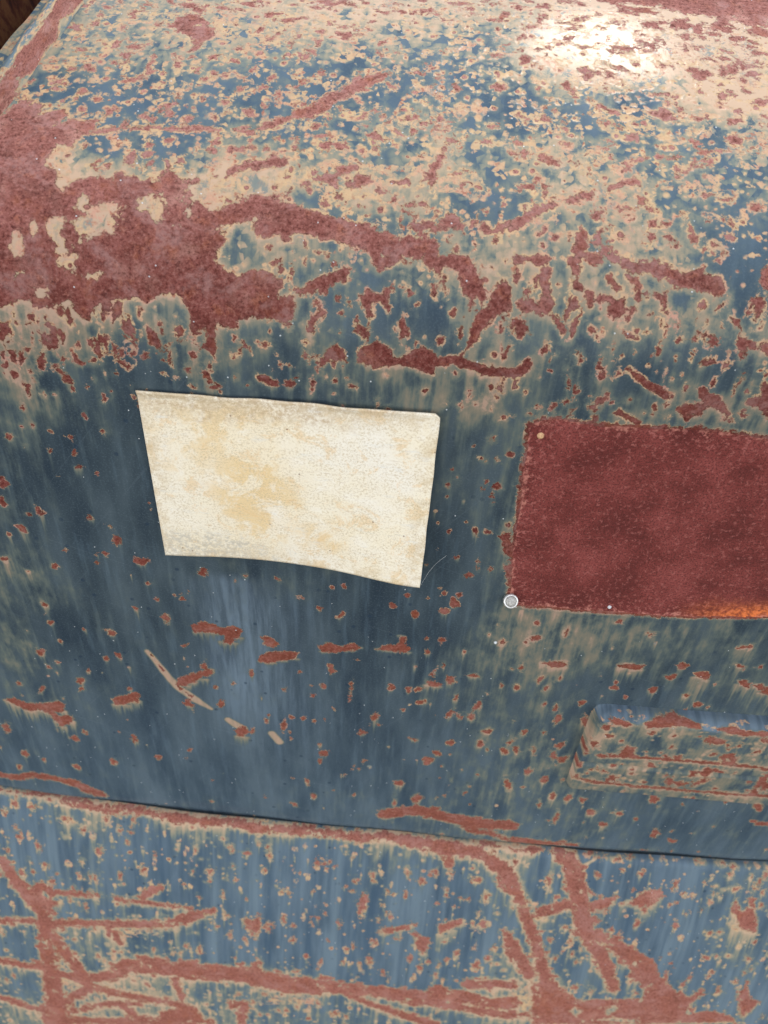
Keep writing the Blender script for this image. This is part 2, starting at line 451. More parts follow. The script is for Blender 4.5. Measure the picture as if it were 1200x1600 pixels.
P 42.4 296.9,-255.8 303.3,-253.6 308.6,-258.5 308.7,-264.1 301.3,-260.8
P 37.1 312.9,-260.7 317.6,-258.7 329.3,-261.4 335,-272.1 321.5,-269.5
L 283.5,-215.9,0.8 291,-213,1.6
L -393.5,-497.3,3.9 -373.3,-498.2,4.2 -357.9,-490.4,4.6 -333.7,-493,4.7 -314.8,-499.7,5.6 -300.8,-509.7,6.5 -288.4,-516.7,5.2
L 12.1,-513.6,6.9 29.4,-502.5,8.2 51.5,-498.9,8.2 78.9,-504.9,8.2 108.7,-510.6,9.6 146.5,-508.7,7.1
L 103.8,-526.5,3 126.6,-527,3.8 151.1,-538.4,3.8
S -68.8,-461.8,2.6,4.6,15.7
S -62.8,-488.5,2.7,4.8,16.3
S -82.8,-505.9,3.2,5,12.6
S -20.5,-479.8,1.8,4,0
S 23.9,-451.4,4.7,5.3,23.2
S 44.1,-475.7,4.8,6.3,16
S 21.8,-487.3,3.1,6.4,12.2
S 131,-436.9,4.2,11.2,15
L 150.8,-536.2,5.2 174.1,-538.9,5.7 219.6,-537.9,2.6
S 237.9,-493.6,3.9,5.8,24.7
S 249.6,-469.1,4.2,4.8,19.7
S 193.9,-450.2,4.6,8.5,19.2
S 208.1,-451.9,3.3,5.4,0
S 221,-471.7,5.5,8,19.8
S 177.6,-448.8,3.8,5.4,30.9
S 314.9,-512.9,4.7,5.2,0
S 293.9,-501.3,4.3,5.9,16.6
S 275.5,-437.4,5.1,6.9,11.2
S 344.5,-430.4,3.2,3.1,0
S 164.3,-422.5,3.3,5.9,22.1
S 146.9,-412.2,3.7,5.8,21.7
S 188.2,-487.2,2.6,10.6,20.3
S 267.6,-476.3,2.5,3.2,0
S 290.3,-538.4,4.4,2.7,0
S 304.8,-440.5,1.6,2.3,0
S 167.9,-466.1,2.1,4.7,11.7
S 182.9,-421.5,2,2.9,0
P 0 379.6,-462.2 386.3,-463.1 405.1,-462.1 407.2,-467.8 386.3,-469.2
P 0 371.2,-426.2 379.7,-421 381.6,-443.9 373,-437.4
S -192.9,201.1,6.9,2.9,0
S -202,169.5,6.8,3.4,0
S -186.6,214.6,1.7,7.9,0
S -184.8,209.4,3.1,3.9,0
S -236.1,205,3,3.4,0
S -241.9,191.9,4.4,3.3,0
S -241.1,185.9,3.8,2.4,0
S -222.7,184.8,2.7,3.2,0
S -176.7,166.4,4.9,3.3,0
S -165.4,178.9,2.4,4.2,0
S -164.4,170.4,3,3.4,0
S -191.4,158.5,2.1,4,0
S -151,168,3,3.3,0
S -154.4,213.8,3.1,3.9,0
S -146.4,228,2.5,3.2,0
S -131.5,225.1,2.5,2.7,0
S -122.9,198.1,3,3.7,0
S -114.2,177.3,3.8,5.3,0
S -182.2,132.3,4.2,4.4,0
S -171,136.7,2.9,2.7,0
S -172.4,144.3,2.1,2.4,0
S -196.2,145.6,2.1,1.8,0
S -168.9,129,2.4,1.7,0
S -194,124.6,2.6,2.3,0
S -199.6,234.8,5.1,3.8,0
S -214,234.3,3.1,4.3,0
S -235.4,227.2,4.5,4.6,0
S -170.5,226.5,3.7,2.7,0
S -145.4,186.8,2.2,2,0
S -130.4,184.3,2.7,2,0
S -213,179,2.2,1.6,0
S -213.6,256.6,2.6,3.6,0
S -211.5,272.7,6.8,7,0
S -131.7,149.9,3.5,2.5,0
S -132,143.8,3.4,2.1,0
S -151.7,133.4,2.1,2.4,0
S -126.9,99.2,2.9,3.6,0
S -138.1,119.1,2.9,3.4,0
S -127.6,124,2.6,1.6,0
S -222.9,159.2,4,1.8,0
S -161.1,148.9,3.5,3.2,0
S -143,161.4,4,1.5,0
S -192,141.6,1.9,1.7,0
S -186.1,145.7,1.3,2.1,0
S -118.6,215.5,2.8,2.2,0
S -173.7,200,1.4,1.7,0
S -175.4,187.7,1.4,1.2,0
S -185.1,127,1.3,1.3,0
S -211.6,139,1.9,2.1,0
S -141.7,145.5,1.9,1.7,0
S -116.3,164,3.5,1.5,0
S -258.6,269.5,2.9,4.9,0
S -243.2,185.7,1.6,1.6,0
S -221.1,233.5,2,3.3,0
S -227.1,240,1.4,2.4,0
S -167.1,216.8,2,2.2,0
S -136.3,211.4,1.4,1.7,0
S -160.4,226.4,1.7,1.8,0
CR -195.9,192.6,3,2.4,0
CR -227.1,194.5,2.5,2.1,0
CR -219.2,196.3,3.3,2.9,0
CR -209.2,183.3,1.6,1.6,0
CR -201.1,181.1,2.2,1.2,0
CR -159,196.4,2.2,2.4,0
CR -153.8,180,2.5,2.7,0
CR -190.2,182.2,1.1,1,0
CR -180.4,185.2,1.1,1.6,0
CR -173.1,186.9,1.4,2.4,0
CR -230.9,187,2.2,2,0
CR -202.4,136.4,2.6,2.4,0
CR -204.1,141.4,1.9,1.7,0
CR -182.9,156.6,1.9,1.4,0
CR -131.4,173.7,1.4,1.5,0
CR -133.6,216,1.7,2.2,0
CR -130.4,209.9,1.4,1.7,0
CR -205.9,124.3,2.1,3.3,0
CR -160,187.3,1.9,2.4,0
CR -149.6,175.7,1.4,1.5,0
CR -117.3,188.6,1.9,1.6,0
CR -186.3,239.9,2.6,2.4,0
CR -191.2,223,2,3.2,0
CR -154.7,222.6,1.4,2.2,0
CR -198.7,217.7,1.7,1.8,0
CR -126.7,152.2,1.9,1.8,0
CR -170.4,151.6,1.3,1.4,0
CR -165.3,189.7,1.9,2,0
CR -206.6,239.9,2,2.4,0
CR -210.4,222,1.7,2.7,0
P 0 -183.3,260.3 -179.7,271.3 -170.6,277.8 -160.3,271 -150.6,259.1 -150.9,252.7 -155.5,245.9 -158.9,233.6 -163.1,233.1 -161.2,245.3 -168.1,250.7 -176,253.5
L -208.9,151.1,1.6 -188.2,155.8,1.3 -168.3,158.6,1.3 -145.5,159.7,0.9 -128.7,160.6,0.4
L -118.6,129.8,2.5 -104.2,136.1,3.4 -88.6,139.2,3.1
L -120.7,161.7,1.4 -107.5,159.4,1.4
L -121.6,145.6,1.4 -106,148.8,1.2
C 0 -191.1,275.2 -172.2,285.9 -127.8,291.6 -121.5,252.5 -140.7,245.2 -150.2,249 -160.8,228.7 -166,232.7 -185.5,249.8
C 0 -251.2,216.4 -228.1,221.2 -218.7,217.7 -222.7,210.7 -228.7,212.2 -248.1,210.1
C 0 -239,241 -228.5,239.8 -226.4,225.9 -236.2,224.8
C 0 -241.2,172.3 -228.6,171.6 -228.2,164.2 -235,152.6
C 0 -135.6,140.9 -124.3,145.4 -120.1,135.5 -129.6,127.9 -136.6,130.6
C 0 -147.7,116.8 -127.5,123.2 -124.1,98 -137.5,90 -145.5,102
C 0 -116.5,129.1 -103.9,133.6 -100.3,105.7 -117.7,98.6
C 0 -178.3,118.8 -158.3,125.3 -149.7,129.4 -146.6,118.4 -167.4,116.6
C 0 -228.3,267.9 -220.2,271.6 -217,283 -229.4,284.2 -237.6,269.4 -237.9,253.6 -229.2,259.9
L -107.9,162.1,1.6 -95.3,169.7,3.1 -82.7,177.6,3.7 -69.9,185.6,4.6 -57.5,198.8,4 -44.7,211.6,4.6 -30.1,221.8,2.3
S -9.1,226.4,4.8,2.2,0
S -53,154.7,3.7,3.2,0
S -62.8,152.9,2.4,2.8,0
S -84.2,206.3,2.5,4.6,0
S -104.3,209.5,3.1,3.8,0
S -84.6,232.7,2.3,2.8,0
S -97.3,246.7,2.6,3.9,0
S -77.5,264.1,4.1,3.1,0
S -69.3,168.5,3.8,1.8,0
S -94.7,155.2,2.4,2.5,0
S -84.2,157.1,1.3,1.8,0
S -13.8,180.6,2.7,3.4,0
S 4.7,252.6,3.2,2.9,0
S 3.8,224.5,2.3,4,0
S 45.6,218.1,3.1,4.3,0
S 42.7,183.4,3.8,2.7,0
S 40.4,167.3,4.9,1.8,0
S 42.4,252.1,4.1,2.9,0
S 14.1,181.5,1.6,4.2,0
S 7.1,184.6,2.2,2.3,0
S -18.5,169.8,2.7,1.8,0
S 15.5,167.6,3,4,0
S 7.5,165,2.2,1.4,0
S 4.9,175.8,2.2,1.9,0
S 20.1,140,2.6,1.7,0
S -11,130.5,2.9,1.6,0
S -59.1,111.4,1.8,3.6,0
S -72.3,124.1,1.6,1.9,0
S -64.9,104.3,2.3,1.7,0
S -81.8,115.5,1.6,2.7,0
S -92.2,109.3,4.7,4.1,0
S -82.3,130.6,1.3,2.6,0
S -25.5,122.2,2.6,1.3,0
S -25,109,1.8,2.1,0
S -33,103.3,1.6,1.1,0
S -35.5,117.2,1.6,1.8,0
S -36.8,110.3,2.3,1.2,0
S -17.2,117.2,1.3,1.2,0
S 1.8,115.8,2.1,2.7,0
S 10.1,109,1.8,3.2,0
S 23.8,131.2,2.1,2.3,0
S 35,129.7,1.6,2,0
S 39.7,113,1.6,1.5,0
S 50.5,119.2,2.1,1.8,0
S 27.9,142.4,2.6,1,0
S -11.8,102.8,1.8,3.1,0
S 17,92.5,2.3,3.4,0
S 23.2,86.2,2.1,2.7,0
S 45.9,94.1,1.8,1.9,0
S 33.5,106.6,1.6,3.2,0
S -90.4,79.6,1.8,1.3,0
S -56.7,78.2,3.9,1.5,0
S -40.6,151.5,2.1,2.1,0
S -35.6,255.2,3.2,3,0
S -72.7,273.9,2.7,2.6,0
S -105.5,183.9,2.5,2.7,0
S -82.6,188.2,3,2,0
S -35.6,187.1,3.6,1.6,0
S -45.7,192,1.1,1,0
S -16.5,189,2.2,2,0
S -61.8,200.4,1.7,2,0
S -47.8,214.5,2.5,2.1,0
S -107.8,199.7,2.8,1.6,0
S -81.9,240,1.1,1.4,0
S -28.3,182,1.1,1.1,0
L -32.4,216.1,1.6 -24.9,209.5,1.3
L -35,164.5,2.7 -25.4,162.8,2.1
L -34.5,166.4,0.8 -32.5,159.4,0.7
L -69.2,161.6,0.5 -60.4,161.2,0.9
L 12.5,159.2,1 7.8,147.4,1.8 4.5,135.2,4.1
P 0 -2.5,131.2 1.8,136.6 8.4,137.2 6.5,124.7 5.1,125.4 2.1,131.7
P 0 -67.4,127.8 -58.6,131.9 -51.3,138.5 -41,141.1 -41.9,136.8 -48.1,132.9 -53,128.3 -53.8,123.4 -59.3,126.1
L -53.3,125,1.4 -50.5,114.4,0.5
P 0 -48.7,125.4 -43.7,127.5 -40.3,133.6 -32.3,133.5 -30.6,128.7 -38.1,124 -46.4,121.7
L -103.7,132.8,2.5 -89.9,138.3,2
P 0 -12.4,113.8 -6.1,117.4 -5,110.7 -1.5,108 -4.6,105.6 -10.7,109.5
P 0 -5.5,100.5 1.4,103.2 10.5,101.8 14.1,107.1 20.4,109.1 26,103.1 26.2,98.8 17.2,99.5 11,95.5 4.4,97.8 -3.3,97.2
P 0 36.3,103.9 39.4,106.3 42.9,101.6 49.1,105.7 54.2,107.5 55.6,104 49.4,100 41.9,95.9 37.9,98.4
P 0 -100.4,107.2 -95.1,106.2 -89.7,104.4 -81.8,103.6 -78.8,100.3 -69.8,101 -60.3,97.5 -53.9,98 -50.8,92.7 -41.6,90.7 -37.9,92.3 -28.8,92.4 -20.9,90.2 -16,93.4 -12.5,90.9 -10.1,84.3 -3.7,85.5 5.3,84.8 5.6,80.9 -26.4,78.5 -33.1,81.9 -42.3,83.9 -52.9,87.1 -62.1,89.1 -70,89.8 -76.4,89.3 -77.2,83.9 -81.1,83.6 -84.1,88.7 -92.9,85.3 -98.1,86.3
C 0 -68.6,138.6 -49.4,145.5 -41.1,142.8 -43.1,135.8 -67.9,131.9
C 0 -105.7,147.1 -84.3,147.4 -80.2,135.8 -80.9,107.3 -89.9,106.6 -101,111.6
C 0 -74.2,129.7 -64.1,133.9 -30.4,142.1 -11.8,142.1 -8.3,129.1 -21.6,131.2 -28.6,120.9 -38.6,115.4 -51.3,111.3 -62.6,119.5 -71.8,120.2
C 0 -33.8,120.4 -13.5,128.6 -9.7,113.3 -11.9,107.2 -20.2,113.9 -33,111.3
C 0 -18.4,196.8 -11.3,193.5 -3.7,182.6 -14.2,175.8 -21.7,184.6
C 0 -0.3,194.6 15.6,210.6 12.1,195.9 20.8,185 28.6,199.6 17.4,200.5 9.9,183.9 9.4,167 17.9,158.8 5.1,147.1 -0.8,136.4 -19.2,134.7 -9.4,145.8 4.1,164.7 4.7,179.6
C 0 -31.8,174.1 -19.7,177.2 -16.2,166.4 -31.4,154.1 -37.4,160.7
C 0 9.9,134 22.5,145.3 34.7,139.7 41.7,127.1 35.6,117.1 23.4,125.5 10.4,124.3
C 0 -124.7,272.8 -99.1,281.4 -87.4,272.1 -100,245.1 -110.4,236.7 -120,242.8
C 0 -63.2,254.4 -45.5,251.6 -55.3,233.7 -61.7,240
C 0 -35.6,255.2 -19.8,259.6 -19.2,249.8 -33.4,245.7
C 0 -46,225.6 -28.9,225.3 -25.4,216.9 -42.6,219.4
C 0 9,273.4 29.7,270.8 24,262.4 9.3,263.1
C 0 -47.5,98.5 -27.1,103 -18.9,98 -26.2,91.9 -44.3,91.8
L 55.7,102.6,3 63.1,110.5,3.1 70.7,117.1,2.9 82.2,122.7,1.7
L 62.8,119.5,1.3 63.3,113.5,1
L 89.4,124.2,1.5 97.8,128.9,2.7 105.7,134.5,1.4
L 113.6,136.9,1.4 122.9,141.1,1.9 130.2,144.3,2.1
P 0 118.6,122 126.4,124.3 125.1,120.3 119.9,119.8
P 0 130.6,133.5 133.2,134.6 136.3,128.3 131.6,124
L 106.6,101.1,1.7 111,105,1.5 116.7,109.1,1.5
L 107.3,98.3,1 113.9,93.3,1
L 139.2,112.4,0.7 145.6,111.5,0.7 150.8,114.2,0.6
L 158.8,122.4,0.9 162.4,112.9,0.8 164.9,105.8,1.3
S 125.7,117.3,2.6,1.8,0
S 123.3,101,3.2,2,0
S 82.2,99.1,3.9,3.9,0
S 76.2,104.3,1.5,2,0
S 75.5,93,1.8,2.2,0
S 107.6,117.2,3.2,2.7,0
S 165.5,103.8,2.6,4.5,0
S 150.8,104,1.5,2,0
S 154.7,98,1.8,2.5,0
S 177,101.2,3.2,2.2,0
S 203.2,129.6,3.3,3.2,0
S 186.6,106.2,3.2,2.3,0
S 185.3,133.6,2.1,1.3,0
S 174.4,135.9,2.6,1.3,0
S 196.6,200.6,3.1,2.4,0
S 194.8,183.4,6,4.2,0
S 199.1,179.1,2.2,1.5,0
S 170.1,178.1,4.1,2.6,0
S 171.1,173.6,2.4,2.6,0
S 175.4,200.8,3.5,2,0
S 145.4,203.7,2.8,2,0
S 131.1,180.8,4.1,3.4,0
S 123.2,187.6,2.2,2.3,0
S 115.4,225.7,3.4,3.5,0
S 89.3,226.1,3.4,4.9,0
S 87.6,171,2.7,2.2,0
S 67.3,176.4,1.9,1.5,0
S 87,184,1.4,1.5,0
S 149.6,173.4,2.2,1.5,0
S 113.1,169.8,2.2,1.5,0
S 168.6,158.2,3.8,1.1,0
S 102.6,240.1,5.1,5.1,0
S 117.5,239.4,4.3,2.3,0
S 91.7,275.8,3,2.1,0
S 128.2,269.9,7.4,2.6,0
S 124.9,264.4,5.9,1.5,0
S 125.2,247.4,5.8,1.4,0
S 137.8,253.6,1.8,2.5,0
S 128.8,297.9,3.1,1.7,0
S 150.4,272.6,3.6,1.6,0
S 161.6,254,1.8,2,0
S 197.6,170.7,1.1,2.6,0
S 63.2,187.4,1.9,1.5,0
S 113.8,191.5,2.8,2,0
S 138.6,195,1.4,2,0
S 75.5,193.5,1.9,2,0
S 102.2,163.3,2.2,1.4,0
S 66.4,134.2,2.6,2.6,0
S 58.6,131.9,1.8,2,0
S 74.1,157.1,2.7,1.4,0
S 94.1,156.4,2.1,1.4,0
S 139.2,103.7,1.5,1.1,0
S 125.7,105.5,1,1.4,0
S 171.3,97.9,1.8,1.4,0
S 75.6,135.1,1.3,1.3,0
S 80.9,128.2,1,1.6,0
L 147.6,223.8,1.6 154.5,222.4,2.4 161.3,221,1.5
L 145,164.8,1.6 161.2,166.3,1.3
L 123.4,158.3,1.4 139.7,163.7,1.4
L 105,213.9,1.4 114.4,204.5,2 122.5,201.3,1.4
L 156.5,156.2,1.2 162.9,152.5,1
L 54,159.6,1.4 66.1,162,1.6 78.1,157.5,2.6 82.1,155.2,1.2
L 172.2,171,1.3 189.9,174,0.7
L 205,177.9,1.3 216,179.9,0.9
L 167.6,180.7,2 171.1,173.6,1.7
L 126,156.8,0.5 133.4,140.4,0.3
P 0 91.1,87.5 93.2,98.6 96.8,106.7 100.7,104.9 102,88.3
C 0 84.1,310.7 117.9,315.2 139,312.1 158.8,297.6 165.5,277 159.7,249 143.9,231.1 116.7,223.7 95.7,228 81.9,240 67.8,255.1 62.3,282.7
C 0 161.2,249.2 182.4,246.9 196,241.4 222.8,230.9 235.9,310.4 187.8,290.4 165.2,274.4
C 0 127.2,212 144.7,203.6 149.1,188.3 140.6,181.8 127.3,188 121.7,183.6 119.5,195
C 0 161.9,211.5 167.8,200 167.9,184.5 159.1,176.1 154.1,181.2 161.6,191.5
C 0 108.5,193.9 122.6,203.3 127.7,195.9 121.6,179.9 110.9,186.4
C 0 56.3,196.5 81.1,197 89.1,184.2 75.4,175.3 59.1,183.1
C 0 54,164.1 80.8,166.7 110.5,171.4 118.3,164.9 107.3,153.3 80.8,149.1 54.1,155.2
C 0 120.7,154.5 128.8,158.8 138.5,135.9 128,134.9
C 0 96.7,148.8 128.6,153.5 135.8,135.6 146.2,133.3 138,118.3 113.4,117.7 104.3,123.1 109.7,136.6
C 0 58.9,119.2 86.1,131.1 88.8,118.7 63.6,99
C 0 189.7,186.6 203.9,191.9 214.9,193 215.4,174.3 188,168
C 0 146.8,146.7 193.7,141 190.3,130.8 159.3,134.5
C 0 104.9,209.7 114.1,198.4 111.2,194.2 103.2,201.3
P 0 110.2,362 283.2,388.2 276.9,290.8 256.8,301.8 236.1,311.8 224.4,314 206.6,316.6 191.9,320.6 170.6,321.6 162,327.1 140.4,327.8 118.8,327.9
S 215.1,293.8,9.2,3.9,0
S 223.1,278.9,6,4.8,0
S 216.2,253.2,5.9,5.4,0
S 209.1,233.9,4.3,2.3,0
S 214.7,223.5,4.3,2.6,0
S 202.1,276.3,4.5,2.6,0
S 196.1,296.8,6.1,2.8,0
S 197.4,230.3,2.9,2.7,0
S 189.7,304.4,6.2,2.3,0
S 158.8,297.6,3.1,1.7,0
S 144.6,290.3,2.4,1.7,0
S 105.1,304.8,3.1,2.3,0
S 91,294.5,4,2.2,0
S 73.1,297.8,4.6,3.9,0
S 62.4,288.1,3.6,2.7,0
S 59.2,274.4,3,2.6,0
S 76.4,309.7,4.6,2.3,0
S -114.2,282.2,7.4,3.3,0
S -98.5,277.4,8.9,2.7,0
S -37.2,294.8,6,2.8,0
S -10.3,301.2,6.1,2.9,0
S 23,308.5,7.7,3.5,0
S 45.9,297.1,3,5.6,0
S 16.7,313.5,6.2,2.4,0
S -82.7,294.6,6,2.3,0
S -60.6,301.8,4.6,2.3,0
S -25.9,307.9,6.1,2.3,0
S 38.2,316.4,6.2,3,0
S 5.4,289.1,3,2.2,0
S -45,280,3,1.6,0
S -121.8,292.4,6,2.3,0
S -149.5,286,8.9,2.8,0
S -135.7,293.4,7.5,2.8,0
S -235,259.2,3.2,3.6,0
S -233.3,269.9,2.6,2.7,0
S -202.3,284.8,4.5,2.2,0
S -165.4,289.6,6,2.3,0
C 0 -288.5,134.4 -226.2,140.2 -213.8,107.4 -183.1,107.7 -140.9,115.8 -110.7,125.5 -111.6,102.6 -123.5,56.3 -190.3,47.7 -253.9,45 -277.8,45.2"""
